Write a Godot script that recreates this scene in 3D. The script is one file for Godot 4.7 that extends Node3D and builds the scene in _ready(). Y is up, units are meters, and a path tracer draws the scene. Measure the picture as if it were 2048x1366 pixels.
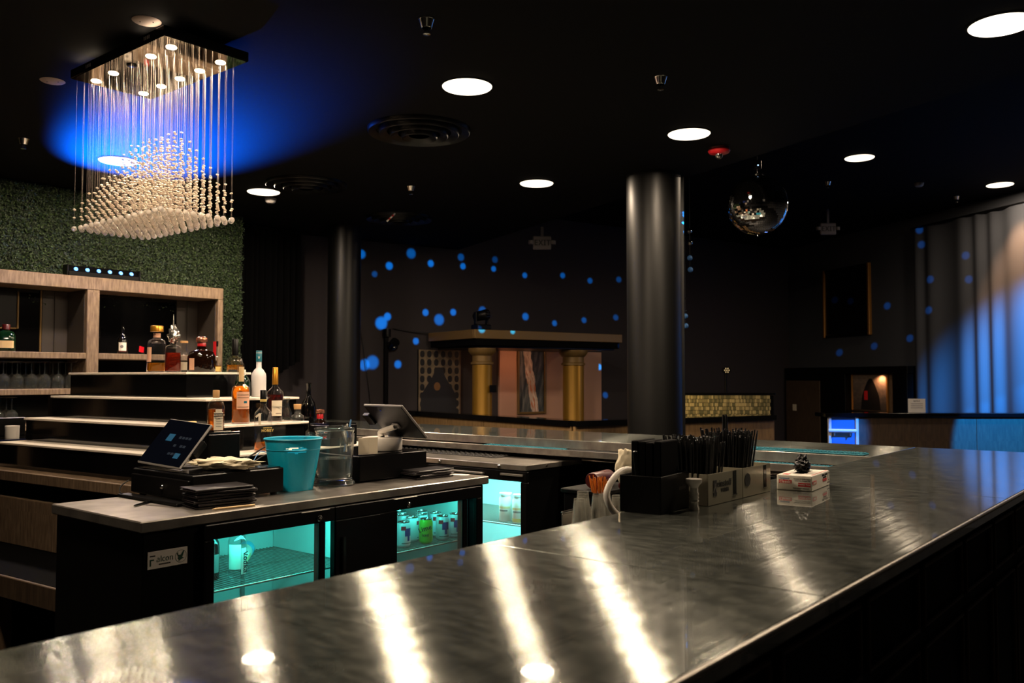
extends Node3D

const EYE := Vector3(0, 1.455, 0)
const YAW := -0.8856   # the camera looks between +X (along the bar) and -Z
var M := {}
var cache := {}
var rng := RandomNumberGenerator.new()


func _ready() -> void:
	rng.seed = 71
	setup_view()
	setup_lights()
	make_materials()
	build_shell()
	build_bar()
	build_cooler()
	build_back_cooler()
	build_island()
	build_shelf_wall()
	build_ceiling_items()
	build_chandelier()
	build_counter_items()
	build_bottles()
	build_bar_items()
	build_under_bar()
	build_far_left()
	build_far_right()


# ---------------------------------------------------------------- view and light
func setup_view() -> void:
	var cam := Camera3D.new()
	cam.name = "camera"
	var attr := CameraAttributesPhysical.new()
	attr.frustum_focal_length = 17.5 / tan(deg_to_rad(42.49) / 2.0)
	attr.frustum_focus_distance = 4.0
	attr.exposure_aperture = 6.5
	attr.frustum_near = 0.05
	attr.frustum_far = 80.0
	cam.attributes = attr
	add_child(cam)
	var fw := Vector3(0.77427, 0, -0.63286)
	var pitch := 0.04096
	cam.position = EYE
	cam.look_at_from_position(EYE, EYE + fw * cos(pitch) + Vector3.UP * sin(pitch), Vector3.UP)
	cam.fov = 42.49
	cam.current = true
	var we := WorldEnvironment.new()
	we.name = "world_environment"
	var env := Environment.new()
	env.background_mode = Environment.BG_COLOR
	env.background_color = Color(0, 0, 0)
	env.tonemap_mode = Environment.TONE_MAPPER_LINEAR
	env.tonemap_exposure = 1.0
	env.sdfgi_enabled = true
	env.ssao_enabled = true
	env.ssil_enabled = true
	we.environment = env
	add_child(we)


const DISC_E := 5.3
const WARM := Color(1.0, 0.895, 0.765)

# recessed discs: x, z, ceiling height; the last is added for brightness, out of view
const DISCS := [[3.5, -3.176, 3.04], [5.629, -4.342, 3.04], [5.104, -2.685, 3.04], [4.415, -6.345, 3.04], [4.395, -0.755, 3.04], [3.106, -6.254, 3.04], [8.66, -2.729, 3.585], [10.863, -1.917, 3.585], [1.2, -2.9, 3.04]]


func setup_lights() -> void:
	for d in DISCS:
		# three squares turned against each other fill the round diffuser
		for k in 3:
			area("ceiling_light_glow", Vector3(d[0], d[2] - 0.016 - 0.001 * k, d[1]), Vector3.DOWN, Vector2(0.188, 0.188), WARM, DISC_E / 3.0 * (0.55 if d[2] > 3.1 else 1.0), k * PI / 6.0)
	# the six blue beams of the bar light on the shelf
	for k in 3:
		spot("led_bar_glow", Vector3(3.235 + 0.2 * k, 2.36, -7.06), Vector3(3.15 + 0.1 * k, 3.04, -6.15), 28.0, 1.0, Color(0.0, 0.36, 1.0), 70.0)
	# blue wash on the right hand wall
	spot("stage_wash", Vector3(8.6, 3.2, -0.4), Vector3(11.06, 1.95, -1.42), 15.5, 0.8, Color(0.0, 0.60, 1.0), 230.0, 0.05)
	spot("counter_wash", Vector3(9.2, 2.6, -0.2), Vector3(10.86, 0.86, -1.80), 14.0, 0.15, Color(0.0, 0.55, 1.0), 60.0, 0.03)
	spot("stage_warm", Vector3(10.9, 3.56, -1.97), Vector3(11.25, 2.6, -1.79), 34.0, 0.8, Color(1.0, 0.74, 0.52), 9.0, 0.05)
	# niche with the painting behind the gold columns
	area("alcove_glow", Vector3(8.55, 1.80, -6.80), Vector3(0.15, -0.8, -0.5), Vector2(0.7, 0.08), Color(1.0, 0.70, 0.50), 0.5)


func area(called: String, at: Vector3, towards: Vector3, size: Vector2, c: Color, e: float, spin := 0.0) -> void:
	var l := AreaLight3D.new()
	l.name = called
	add_child(l, true)
	l.position = at
	var up := Vector3.UP if absf(towards.normalized().y) < 0.95 else Vector3.BACK
	l.look_at_from_position(at, at + towards, up)
	l.rotate_object_local(Vector3.FORWARD, spin)
	l.area_size = size
	l.light_color = c
	l.light_energy = e
	l.area_range = 40.0
	l.shadow_enabled = true


func spot(called: String, at: Vector3, target: Vector3, half: float, soft: float, c: Color, e: float, size := 0.02) -> void:
	var l := SpotLight3D.new()
	l.name = called
	add_child(l, true)
	var up := Vector3.UP if absf((target - at).normalized().y) < 0.95 else Vector3.BACK
	l.look_at_from_position(at, target, up)
	l.spot_angle = half
	l.spot_angle_attenuation = soft
	l.light_color = c
	l.light_energy = e
	l.light_size = size
	l.spot_range = 60.0
	l.spot_attenuation = 2.0
	l.shadow_enabled = true


# ---------------------------------------------------------------- bookkeeping
func tag(o: Node3D, label: String, category: String, group := "", kind := "") -> Node3D:
	if label:
		o.set_meta("label", label)
	if category:
		o.set_meta("category", category)
	if group:
		o.set_meta("group", group)
	if kind:
		o.set_meta("kind", kind)
	return o


func numbered(called: String) -> String:
	if not has_node(NodePath(called)):
		return called
	var n := 1
	while has_node(NodePath("%s_%03d" % [called, n])):
		n += 1
	return "%s_%03d" % [called, n]


func thing(called: String, label: String, category: String, at := Vector3.ZERO, turn := 0.0, group := "") -> Node3D:
	var o := Node3D.new()
	o.name = numbered(called)
	add_child(o)
	o.position = at
	o.rotation.y = turn
	return tag(o, label, category, group)


func part(parent: Node, called: String, mesh: Mesh, mat: Material, at := Vector3.ZERO, turn := 0.0, label := "") -> MeshInstance3D:
	var o := MeshInstance3D.new()
	o.name = numbered(called) if parent == self else called
	o.mesh = mesh
	o.material_override = mat
	parent.add_child(o, true)
	o.position = at
	o.rotation.y = turn
	if label:
		o.set_meta("label", label)
	return o


func copy(o: Node3D, at: Vector3, turn := 0.0, label := "") -> Node3D:
	var c: Node3D = o.duplicate()
	var base := String(o.name)
	if base.length() > 4 and base.substr(base.length() - 4, 1) == "_" and base.right(3).is_valid_int():
		base = base.left(base.length() - 4)
	c.name = numbered(base)
	add_child(c)
	c.position = at
	c.rotation.y = turn
	if label:
		c.set_meta("label", label)
	return c


func structure(o: Node3D) -> Node3D:
	o.set_meta("kind", "structure")
	return o


# ---------------------------------------------------------------- shapes
func st_new() -> SurfaceTool:
	var st := SurfaceTool.new()
	st.begin(Mesh.PRIMITIVE_TRIANGLES)
	return st


func tri(st: SurfaceTool, a: Vector3, b: Vector3, c: Vector3, out: Vector3) -> void:
	# front faces run clockwise
	var n := (b - a).cross(c - a)
	st.set_smooth_group(-1)
	if n.dot(out) > 0.0:
		for p in [a, c, b]:
			st.set_uv(Vector2(p.x, p.z))
			st.add_vertex(p)
	else:
		for p in [a, b, c]:
			st.set_uv(Vector2(p.x, p.z))
			st.add_vertex(p)


func quad(st: SurfaceTool, a: Vector3, b: Vector3, c: Vector3, d: Vector3, out: Vector3) -> void:
	tri(st, a, b, c, out)
	tri(st, a, c, d, out)


func add_box(st: SurfaceTool, size: Vector3, at := Vector3.ZERO, bev := 0.0, basis := Basis.IDENTITY) -> void:
	var h := size / 2.0
	var b := minf(bev, minf(h.x, minf(h.y, h.z)) * 0.9)
	if b <= 0.0:
		for ax in 3:
			for s in [-1.0, 1.0]:
				var n := Vector3.ZERO
				n[ax] = s
				var u := Vector3.ZERO
				var v := Vector3.ZERO
				u[(ax + 1) % 3] = h[(ax + 1) % 3]
				v[(ax + 2) % 3] = h[(ax + 2) % 3]
				var c: Vector3 = n * h[ax]
				quad(st, at + basis * (c - u - v), at + basis * (c + u - v), at + basis * (c + u + v), at + basis * (c - u + v), basis * n)
		return
	# eight corners, each cut into three points
	var pt := func(sx: float, sy: float, sz: float, ax: int) -> Vector3:
		var p := Vector3(sx * (h.x - b), sy * (h.y - b), sz * (h.z - b))
		p[ax] = [sx * h.x, sy * h.y, sz * h.z][ax]
		return at + basis * p
	for ax in 3:
		for s in [-1.0, 1.0]:
			var q := []
			for k in [[-1.0, -1.0], [1.0, -1.0], [1.0, 1.0], [-1.0, 1.0]]:
				var sg := [0.0, 0.0, 0.0]
				sg[ax] = s
				sg[(ax + 1) % 3] = k[0]
				sg[(ax + 2) % 3] = k[1]
				q.append(pt.call(sg[0], sg[1], sg[2], ax))
			var n := Vector3.ZERO
			n[ax] = s
			quad(st, q[0], q[1], q[2], q[3], basis * n)
	for ax in 3:
		var a1 := (ax + 1) % 3
		var a2 := (ax + 2) % 3
		for s1 in [-1.0, 1.0]:
			for s2 in [-1.0, 1.0]:
				var e := []
				for s0 in [-1.0, 1.0]:
					var sg := [0.0, 0.0, 0.0]
					sg[ax] = s0
					sg[a1] = s1
					sg[a2] = s2
					e.append(pt.call(sg[0], sg[1], sg[2], a1))
					e.append(pt.call(sg[0], sg[1], sg[2], a2))
				var n := Vector3.ZERO
				n[a1] = s1
				n[a2] = s2
				quad(st, e[0], e[1], e[3], e[2], basis * n)
	for sx in [-1.0, 1.0]:
		for sy in [-1.0, 1.0]:
			for sz in [-1.0, 1.0]:
				tri(st, pt.call(sx, sy, sz, 0), pt.call(sx, sy, sz, 1), pt.call(sx, sy, sz, 2), basis * Vector3(sx, sy, sz))


func done(st: SurfaceTool) -> ArrayMesh:
	st.generate_normals()
	return st.commit()


func box_mesh(size: Vector3, bev := 0.004) -> ArrayMesh:
	var key := "box%s%s" % [size, bev]
	if not cache.has(key):
		var st := st_new()
		add_box(st, size, Vector3.ZERO, bev)
		cache[key] = done(st)
	return cache[key]


# a box part given by its two corners
func slab(parent: Node, called: String, lo: Vector3, hi: Vector3, mat: Material, bev := 0.004, label := "") -> MeshInstance3D:
	return part(parent, called, box_mesh((hi - lo).abs(), bev), mat, (lo + hi) / 2.0, 0.0, label)


# profile of (radius, height) from bottom to top; sq > 2 makes the section a rounded square
func add_lathe(st: SurfaceTool, prof: Array, segs := 24, at := Vector3.ZERO, sq := 2.0, basis := Basis.IDENTITY, sx := 1.0, sz := 1.0) -> void:
	var n := prof.size()
	var seg_n := []
	for i in n - 1:
		var d := Vector2(prof[i + 1][0] - prof[i][0], prof[i + 1][1] - prof[i][1])
		seg_n.append(Vector2(d.y, -d.x).normalized())
	var ring := func(r: float, a: float) -> Vector3:
		var c := cos(a)
		var s := sin(a)
		var k := 1.0
		if sq > 2.0:
			k = 1.0 / pow(pow(absf(c), sq) + pow(absf(s), sq), 1.0 / sq)
		return Vector3(r * k * c * sx, 0, r * k * s * sz)
	for i in n - 1:
		var n0: Vector2 = seg_n[i]
		var n1: Vector2 = seg_n[i]
		if i > 0 and n0.dot(seg_n[i - 1]) > 0.6:
			n0 = (n0 + seg_n[i - 1]).normalized()
		if i < n - 2 and n1.dot(seg_n[i + 1]) > 0.6:
			n1 = (n1 + seg_n[i + 1]).normalized()
		for j in segs:
			var a0 := TAU * j / segs
			var a1 := TAU * (j + 1) / segs
			var p := [[prof[i][0], prof[i][1], a0, n0], [prof[i][0], prof[i][1], a1, n0], [prof[i + 1][0], prof[i + 1][1], a1, n1], [prof[i + 1][0], prof[i + 1][1], a0, n1]]
			var vs := []
			var ns := []
			for q in p:
				var off: Vector3 = ring.call(q[0], q[2])
				vs.append(at + basis * (off + Vector3(0, q[1], 0)))
				var e := 0.02
				var t: Vector3 = (ring.call(1.0, q[2] + e) - ring.call(1.0, q[2] - e))
				var o := Vector3(t.z, 0, -t.x).normalized()
				ns.append((basis * (o * q[3].x + Vector3.UP * q[3].y)).normalized())
			for k in [[0, 2, 1], [0, 3, 2]]:
				var fa: Vector3 = vs[k[0]]
				var fb: Vector3 = vs[k[1]]
				var fc: Vector3 = vs[k[2]]
				var fn := (fb - fa).cross(fc - fa)
				if fn.length_squared() < 1e-18:
					continue
				var order: Array = k
				if fn.dot(ns[k[0]] + ns[k[1]] + ns[k[2]]) > 0.0:
					order = [k[0], k[2], k[1]]
				for w in order:
					st.set_normal(ns[w])
					st.set_uv(Vector2((p[w][2]) / TAU, p[w][1]))
					st.add_vertex(vs[w])


func lathe(prof: Array, segs := 24, sq := 2.0, sx := 1.0, sz := 1.0) -> ArrayMesh:
	var key := "lathe%s%s%s%s%s" % [prof, segs, sq, sx, sz]
	if not cache.has(key):
		var st := st_new()
		add_lathe(st, prof, segs, Vector3.ZERO, sq, Basis.IDENTITY, sx, sz)
		cache[key] = st.commit()
	return cache[key]


func axis_basis(dir: Vector3) -> Basis:
	var y := dir.normalized()
	var x := y.cross(Vector3(0.31, 0.2, 0.93)).normalized()
	return Basis(x, y, x.cross(y))


func add_rod(st: SurfaceTool, a: Vector3, b: Vector3, r: float, segs := 6) -> void:
	var l := (b - a).length()
	add_lathe(st, [[0.0, 0.0], [r, 0.0], [r, l], [0.0, l]], segs, a, 2.0, axis_basis(b - a))


func add_tube(st: SurfaceTool, pts: Array, r: float, segs := 8, ribs := 0.0) -> void:
	var rings := []
	var side := Vector3(0.3, 0.5, 0.8)
	for i in pts.size():
		var t: Vector3 = (pts[mini(i + 1, pts.size() - 1)] - pts[maxi(i - 1, 0)]).normalized()
		var x := t.cross(side).normalized()
		side = x.cross(t).normalized()
		var y := side
		var rr := r * (1.0 + (ribs if i % 2 else 0.0))
		var ring := []
		for j in segs:
			var a := TAU * j / segs
			ring.append([pts[i] + (x * cos(a) + y * sin(a)) * rr, x * cos(a) + y * sin(a)])
		rings.append(ring)
	for i in pts.size() - 1:
		for j in segs:
			var q := [rings[i][j], rings[i][(j + 1) % segs], rings[i + 1][(j + 1) % segs], rings[i + 1][j]]
			for k in [[0, 1, 2], [0, 2, 3]]:
				var fn: Vector3 = (q[k[1]][0] - q[k[0]][0]).cross(q[k[2]][0] - q[k[0]][0])
				var order: Array = k
				if fn.dot(q[k[0]][1]) > 0.0:
					order = [k[0], k[2], k[1]]
				for w in order:
					st.set_normal(q[w][1])
					st.set_uv(Vector2(float(j) / segs, float(i)))
					st.add_vertex(q[w][0])


func tube(pts: Array, r: float, segs := 8, ribs := 0.0) -> ArrayMesh:
	var st := st_new()
	add_tube(st, pts, r, segs, ribs)
	return st.commit()


func curve(pts: Array, n := 24) -> Array:
	# Catmull-Rom through the points
	var out := []
	for i in n + 1:
		var t := float(i) / n * (pts.size() - 1)
		var k := mini(int(t), pts.size() - 2)
		var f := t - k
		var p0: Vector3 = pts[maxi(k - 1, 0)]
		var p1: Vector3 = pts[k]
		var p2: Vector3 = pts[k + 1]
		var p3: Vector3 = pts[mini(k + 2, pts.size() - 1)]
		out.append(p1.cubic_interpolate(p2, p0, p3, f))
	return out


# outline in the XZ plane raised from y0 to y1
func add_prism(st: SurfaceTool, outline: PackedVector2Array, y0: float, y1: float) -> void:
	var idx := Geometry2D.triangulate_polygon(outline)
	for i in range(0, idx.size(), 3):
		for y in [y0, y1]:
			var p := []
			for k in 3:
				p.append(Vector3(outline[idx[i + k]].x, y, outline[idx[i + k]].y))
			tri(st, p[0], p[1], p[2], Vector3.UP if y == y1 else Vector3.DOWN)
	var cw := Geometry2D.is_polygon_clockwise(outline)
	for i in outline.size():
		var a := outline[i]
		var b := outline[(i + 1) % outline.size()]
		var d := b - a
		var o := Vector3(d.y, 0, -d.x)
		if cw:
			o = -o
		quad(st, Vector3(a.x, y0, a.y), Vector3(b.x, y0, b.y), Vector3(b.x, y1, b.y), Vector3(a.x, y1, a.y), o)


func prism(outline: Array, y0: float, y1: float) -> ArrayMesh:
	var st := st_new()
	var p := PackedVector2Array()
	for q in outline:
		p.append(q if q is Vector2 else Vector2(q[0], q[1]))
	add_prism(st, p, y0, y1)
	return done(st)


# a patch wrapped round a bottle, a0..a1 in radians round +Y measured from +Z
func band(r: float, y0: float, y1: float, a0: float, a1: float, segs := 12, sq := 2.0, r1 := -1.0) -> ArrayMesh:
	var st := st_new()
	var rt := r if r1 < 0.0 else r1
	var f := func(a: float, rr: float) -> Vector3:
		var c := sin(a)
		var s := cos(a)
		var k := 1.0
		if sq > 2.0:
			k = 1.0 / pow(pow(absf(c), sq) + pow(absf(s), sq), 1.0 / sq)
		return Vector3(c, 0, s) * rr * k
	for i in segs:
		var b0 := lerpf(a0, a1, float(i) / segs)
		var b1 := lerpf(a0, a1, float(i + 1) / segs)
		quad(st, f.call(b0, r) + Vector3(0, y0, 0), f.call(b1, r) + Vector3(0, y0, 0), f.call(b1, rt) + Vector3(0, y1, 0), f.call(b0, rt) + Vector3(0, y1, 0), Vector3(sin(b0), 0, cos(b0)))
		quad(st, f.call(b0, r - 0.0006) + Vector3(0, y0, 0), f.call(b1, r - 0.0006) + Vector3(0, y0, 0), f.call(b1, rt - 0.0006) + Vector3(0, y1, 0), f.call(b0, rt - 0.0006) + Vector3(0, y1, 0), -Vector3(sin(b0), 0, cos(b0)))
	return done(st)


func words(parent: Node, text: String, height: float, mat: Material, at: Vector3, basis := Basis.IDENTITY, bold := false, serif := false, called := "lettering") -> MeshInstance3D:
	var t := TextMesh.new()
	var f := SystemFont.new()
	f.font_names = PackedStringArray(["Droid Serif" if serif else "Droid Sans"])
	f.font_weight = 700 if bold else 400
	t.font = f
	t.text = text
	t.font_size = 32
	t.pixel_size = height / 23.0
	t.depth = 0.0008
	t.curve_step = 2.0
	var o := part(parent, called, t, mat)
	o.transform = Transform3D(basis, at)
	return o


# basis whose +Z looks along n, +Y up
func facing(n: Vector3) -> Basis:
	var z := n.normalized()
	var x := Vector3.UP.cross(z).normalized()
	return Basis(x, z.cross(x), z)


func toward_eye(p: Vector3) -> float:
	return atan2(EYE.x - p.x, EYE.z - p.z)


# a crumpled lump: an ellipsoid pushed in and out by noise
func lump(size: Vector3, seed_: int, rough := 0.35, rings := 14, segs := 22) -> ArrayMesh:
	var nz := FastNoiseLite.new()
	nz.seed = seed_
	nz.frequency = 1.0
	nz.noise_type = FastNoiseLite.TYPE_SIMPLEX
	var st := st_new()
	st.set_smooth_group(1)
	var at := func(i: int, j: int) -> Vector3:
		var th := PI * i / rings
		var ph := TAU * (j % segs) / segs
		var d := Vector3(sin(th) * cos(ph), cos(th), sin(th) * sin(ph))
		var k := 1.0 + rough * nz.get_noise_3dv(d * 1.6) + rough * 0.6 * nz.get_noise_3dv(d * 4.0)
		return d * k * size / 2.0
	for i in rings:
		for j in segs:
			var a: Vector3 = at.call(i, j)
			var b: Vector3 = at.call(i, j + 1)
			var c: Vector3 = at.call(i + 1, j + 1)
			var d: Vector3 = at.call(i + 1, j)
			for t in [[a, b, c], [a, c, d]]:
				var n: Vector3 = (t[1] - t[0]).cross(t[2] - t[0])
				if n.length_squared() < 1e-16:
					continue
				var o: Array = t if n.dot(t[0] + t[1] + t[2]) < 0.0 else [t[0], t[2], t[1]]
				for p in o:
					st.set_smooth_group(1)
					st.add_vertex(p)
	st.index()
	st.generate_normals()
	return st.commit()


# ---------------------------------------------------------------- materials
func c8(r: int, g: int, b: int) -> Color:
	return Color(r / 255.0, g / 255.0, b / 255.0)


func mat(called: String, c: Color, rough := 0.5, metal := 0.0, spec := 0.5) -> StandardMaterial3D:
	var m := StandardMaterial3D.new()
	m.resource_name = called
	m.albedo_color = c
	m.roughness = rough
	m.metallic = metal
	m.metallic_specular = spec
	M[called] = m
	return m


func glow(called: String, c: Color, e: float, base := Color(0, 0, 0)) -> StandardMaterial3D:
	var m := mat(called, base, 0.4)
	m.emission_enabled = true
	m.emission = c
	m.emission_energy_multiplier = e
	return m


func pane(called: String, c: Color, a := 0.08, rough := 0.03) -> StandardMaterial3D:
	var m := mat(called, Color(c.r, c.g, c.b, a), rough)
	m.transparency = BaseMaterial3D.TRANSPARENCY_ALPHA
	return m


func solid_glass(called: String, c: Color, a := 0.04, scale := 0.05, rough := 0.02) -> StandardMaterial3D:
	var m := mat(called, Color(c.r, c.g, c.b, a), rough)
	m.refraction_enabled = true
	m.refraction_scale = scale
	m.transparency = BaseMaterial3D.TRANSPARENCY_ALPHA
	return m


func grain(w: int, h: int, fx: float, fy: float, lo: Color, hi: Color, seed_: int, fine := 0.25) -> ImageTexture:
	var a := FastNoiseLite.new()
	a.seed = seed_
	a.frequency = 1.0
	a.fractal_octaves = 3
	var b := FastNoiseLite.new()
	b.seed = seed_ + 5
	b.frequency = 1.0
	var im := Image.create(w, h, false, Image.FORMAT_RGB8)
	for x in w:
		for y in h:
			var v := 0.5 + 0.55 * a.get_noise_2d(x * fx, y * fy) + fine * b.get_noise_2d(x * fx * 7.0, y * fy * 3.0)
			im.set_pixel(x, y, lo.lerp(hi, clampf(v, 0.0, 1.0)))
	return ImageTexture.create_from_image(im)


func triplanar(m: StandardMaterial3D, scale: float) -> void:
	m.uv1_triplanar = true
	m.uv1_world_triplanar = true
	m.uv1_scale = Vector3.ONE * scale


func make_materials() -> void:
	mat("black_paint", c8(17, 18, 20), 0.55)
	mat("ceiling_black", c8(12, 12, 13), 0.85, 0.0, 0.2)
	mat("floor_dark", c8(16, 15, 15), 0.5)
	mat("wall_dark", c8(42, 40, 42), 0.7)
	mat("wall_grey", c8(60, 56, 58), 0.8, 0.0, 0.2)
	mat("wall_blue", c8(66, 68, 74), 0.85, 0.0, 0.2)
	mat("wall_black", c8(10, 10, 11), 0.9)
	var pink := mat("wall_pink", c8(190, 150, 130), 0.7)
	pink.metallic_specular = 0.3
	mat("black_gloss", c8(8, 8, 9), 0.08)
	mat("black_satin", c8(8, 8, 9), 0.36, 0.0, 0.3)
	mat("black_matte", c8(5, 5, 6), 0.8, 0.0, 0.15)
	mat("black_rubber", c8(14, 14, 15), 0.6)
	mat("column_black", c8(13, 13, 13), 0.42, 0.3)
	mat("white_slab", c8(236, 226, 212), 0.35)
	mat("white_paper", c8(226, 220, 208), 0.7)
	mat("white_plastic", c8(214, 208, 200), 0.4)
	mat("cream_card", c8(226, 214, 190), 0.7)
	mat("grey_plastic", c8(130, 126, 124), 0.4)
	mat("chrome", c8(208, 206, 202), 0.12, 1.0)
	mat("caddy_steel", c8(176, 170, 150), 0.2, 0.45)
	mat("steel_matte", c8(160, 155, 147), 0.36, 0.75)
	mat("gold_paint", c8(150, 112, 40), 0.38, 0.55)
	mat("gold_dim", c8(112, 88, 48), 0.45, 0.3)
	mat("gold_frame", c8(150, 104, 46), 0.4, 0.4)
	mat("copper", c8(190, 122, 96), 0.25, 0.8)
	mat("red_plastic", c8(170, 20, 28), 0.35)
	mat("red_dark", c8(70, 9, 12), 0.4)
	mat("red_print", c8(198, 30, 36), 0.6)
	mat("ink", c8(20, 20, 22), 0.7)
	mat("ink_grey", c8(110, 106, 104), 0.7)
	mat("teal_mat", c8(0, 104, 122), 0.6)
	mat("turquoise", c8(0, 158, 190), 0.42)
	mat("green_print", c8(16, 62, 44), 0.6)
	mat("cork", c8(176, 134, 84), 0.8)
	mat("foil", c8(206, 202, 196), 0.18, 0.9)
	mat("cloth_white", c8(226, 214, 186), 0.9)
	mat("leather", c8(26, 23, 26), 0.38)
	mat("frost", c8(206, 204, 206), 0.5)
	mat("teal_print", c8(10, 92, 108), 0.5)
	mat("straw_black", c8(13, 13, 14), 0.45)
	mat("straw_orange", c8(196, 110, 28), 0.5)
	mat("moulding", c8(96, 68, 44), 0.5)
	mat("panel_black", c8(6, 6, 7), 0.6, 0.0, 0.2)
	mat("blue_paint", c8(60, 110, 170), 0.5)
	mat("lime_can", c8(92, 176, 40), 0.35, 0.2)
	mat("can_white", c8(212, 214, 220), 0.35, 0.2)
	mat("can_blue", c8(28, 48, 120), 0.4)
	mat("can_red", c8(190, 28, 40), 0.4)
	mat("liner", c8(205, 214, 214), 0.5)
	mat("pencil_blue", c8(90, 140, 190), 0.5)
	mat("amber_label", c8(206, 176, 130), 0.7)
	mat("peach_label", c8(214, 164, 136), 0.7)
	mat("gold_label", c8(212, 184, 108), 0.55)
	mat("gold_cap", c8(196, 136, 44), 0.3, 0.7)
	mat("dark_glass", c8(6, 6, 7), 0.06)
	mat("green_glass", c8(6, 30, 16), 0.08)
	mat("brown_glass", c8(20, 8, 4), 0.06)
	pane("clear_glass", Color(0.2, 0.21, 0.21), 0.08, 0.03)
	pane("cup_plastic", Color(0.62, 0.62, 0.58), 0.2, 0.08)
	pane("fridge_pane", Color(0.9, 0.95, 0.95), 0.05, 0.02)
	pane("thick_glass", Color(0.28, 0.30, 0.30), 0.16, 0.04)
	solid_glass("amber", Color(0.92, 0.50, 0.08), 0.2, 0.033)
	solid_glass("amber_dark", Color(0.60, 0.14, 0.01), 0.25, 0.033)
	solid_glass("gold_liquid", Color(0.92, 0.62, 0.12), 0.2, 0.033)
	solid_glass("pale_liquid", Color(0.95, 0.9, 0.7), 0.06, 0.033)
	solid_glass("cognac_red", Color(0.22, 0.02, 0.015), 0.3, 0.033)
	solid_glass("flint", Color(0.96, 0.98, 0.97), 0.02, 0.05)
	solid_glass("water", Color(0.95, 0.97, 0.98), 0.03, 0.033)
	var cry := solid_glass("crystal", Color(1.0, 0.98, 0.95), 0.25, 0.05, 0.03)
	cry.backlight_enabled = true
	cry.backlight = Color(0.45, 0.43, 0.41)
	var bd := mat("bead", c8(238, 228, 214), 0.3)
	bd.backlight_enabled = true
	bd.backlight = Color(0.95, 0.9, 0.85)
	mat("strand", c8(128, 118, 108), 0.4, 0.5)
	mat("mirror_plate", c8(225, 220, 212), 0.03, 1.0)
	mat("mirror", c8(236, 236, 236), 0.02, 1.0)
	glow("disc_glow", Color(1.0, 0.93, 0.82), 2.2, Color(0.8, 0.8, 0.8))
	glow("spot_glow", Color(1.0, 0.88, 0.7), 6.0, Color(0.8, 0.8, 0.8))
	glow("blue_led", Color(0.35, 0.6, 1.0), 5.0)
	glow("screen_dark", Color(0.01, 0.03, 0.08), 0.25, c8(5, 6, 10)).roughness = 0.06
	glow("screen_tile", Color(0.06, 0.32, 0.42), 0.8, c8(5, 8, 10))
	glow("red_sign", Color(1.0, 0.06, 0.12), 0.9)
	glow("cool_strip", Color(0.35, 1.0, 0.97), 2.2, Color(0.8, 0.8, 0.8))
	glow("white_led", Color(0.7, 0.85, 1.0), 1.6)
	glow("par_led", Color(1.0, 0.85, 0.6), 0.55)

	var w := mat("wood", Color.WHITE, 0.55)
	w.albedo_texture = grain(384, 384, 0.09, 0.012, c8(88, 71, 56), c8(144, 122, 98), 3)
	triplanar(w, 1.4)
	var wd := mat("wood_dark", Color.WHITE, 0.5)
	wd.albedo_texture = grain(256, 256, 0.11, 0.014, c8(58, 46, 36), c8(92, 75, 58), 8)
	triplanar(wd, 1.3)
	var wo := mat("wood_oak", Color.WHITE, 0.5)
	wo.albedo_texture = grain(256, 256, 0.10, 0.012, c8(110, 86, 56), c8(156, 126, 86), 12)
	triplanar(wo, 1.2)
	# brushed stainless steel: fine lines, soft blotches
	var s := mat("steel", Color.WHITE, 0.3, 0.84)
	s.albedo_texture = grain(256, 256, 0.012, 0.012, c8(132, 127, 122), c8(186, 180, 172), 21, 0.12)
	triplanar(s, 2.0)
	s.heightmap_enabled = false
	# bar top: zinc brushed along the bar under a clear coat
	for k in 2:
		var z := mat("zinc" if k == 0 else "zinc_cross", Color.WHITE, 0.17, 0.64)
		z.detail_enabled = true
		z.detail_albedo = cloud_texture()
		z.detail_blend_mode = BaseMaterial3D.BLEND_MODE_MUL
		z.detail_uv_layer = BaseMaterial3D.DETAIL_UV_2
		z.uv2_scale = Vector3(1.1, 1.1, 1)
		z.uv1_scale = Vector3(1.25, 5.0, 1)
		z.anisotropy_enabled = true
		z.anisotropy = -1.0
		z.clearcoat_enabled = true
		z.clearcoat = 1.0
		z.clearcoat_roughness = 0.02
		z.normal_enabled = true
		z.normal_texture = brushed_texture()
		z.normal_scale = 1.0


func cloud_texture() -> ImageTexture:
	if not cache.has("cloud"):
		var a := FastNoiseLite.new()
		a.seed = 4
		a.frequency = 1.0
		a.fractal_octaves = 5
		var im := Image.create(512, 512, false, Image.FORMAT_RGB8)
		for x in 512:
			for y in 512:
				# runs round a torus so that it repeats without a seam
				var u := TAU * x / 512.0
				var v := TAU * y / 512.0
				var p := Vector3(cos(u) * (2.2 + cos(v)), sin(u) * (2.2 + cos(v)), sin(v))
				var n := 0.5 + 0.62 * a.get_noise_3dv(p * 1.7) + 0.2 * a.get_noise_3dv(p * 6.0 + Vector3(7, 3, 1))
				im.set_pixel(x, y, c8(98, 104, 100).lerp(c8(188, 192, 182), clampf(n, 0, 1)))
		cache["cloud"] = ImageTexture.create_from_image(im)
	return cache["cloud"]


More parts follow.
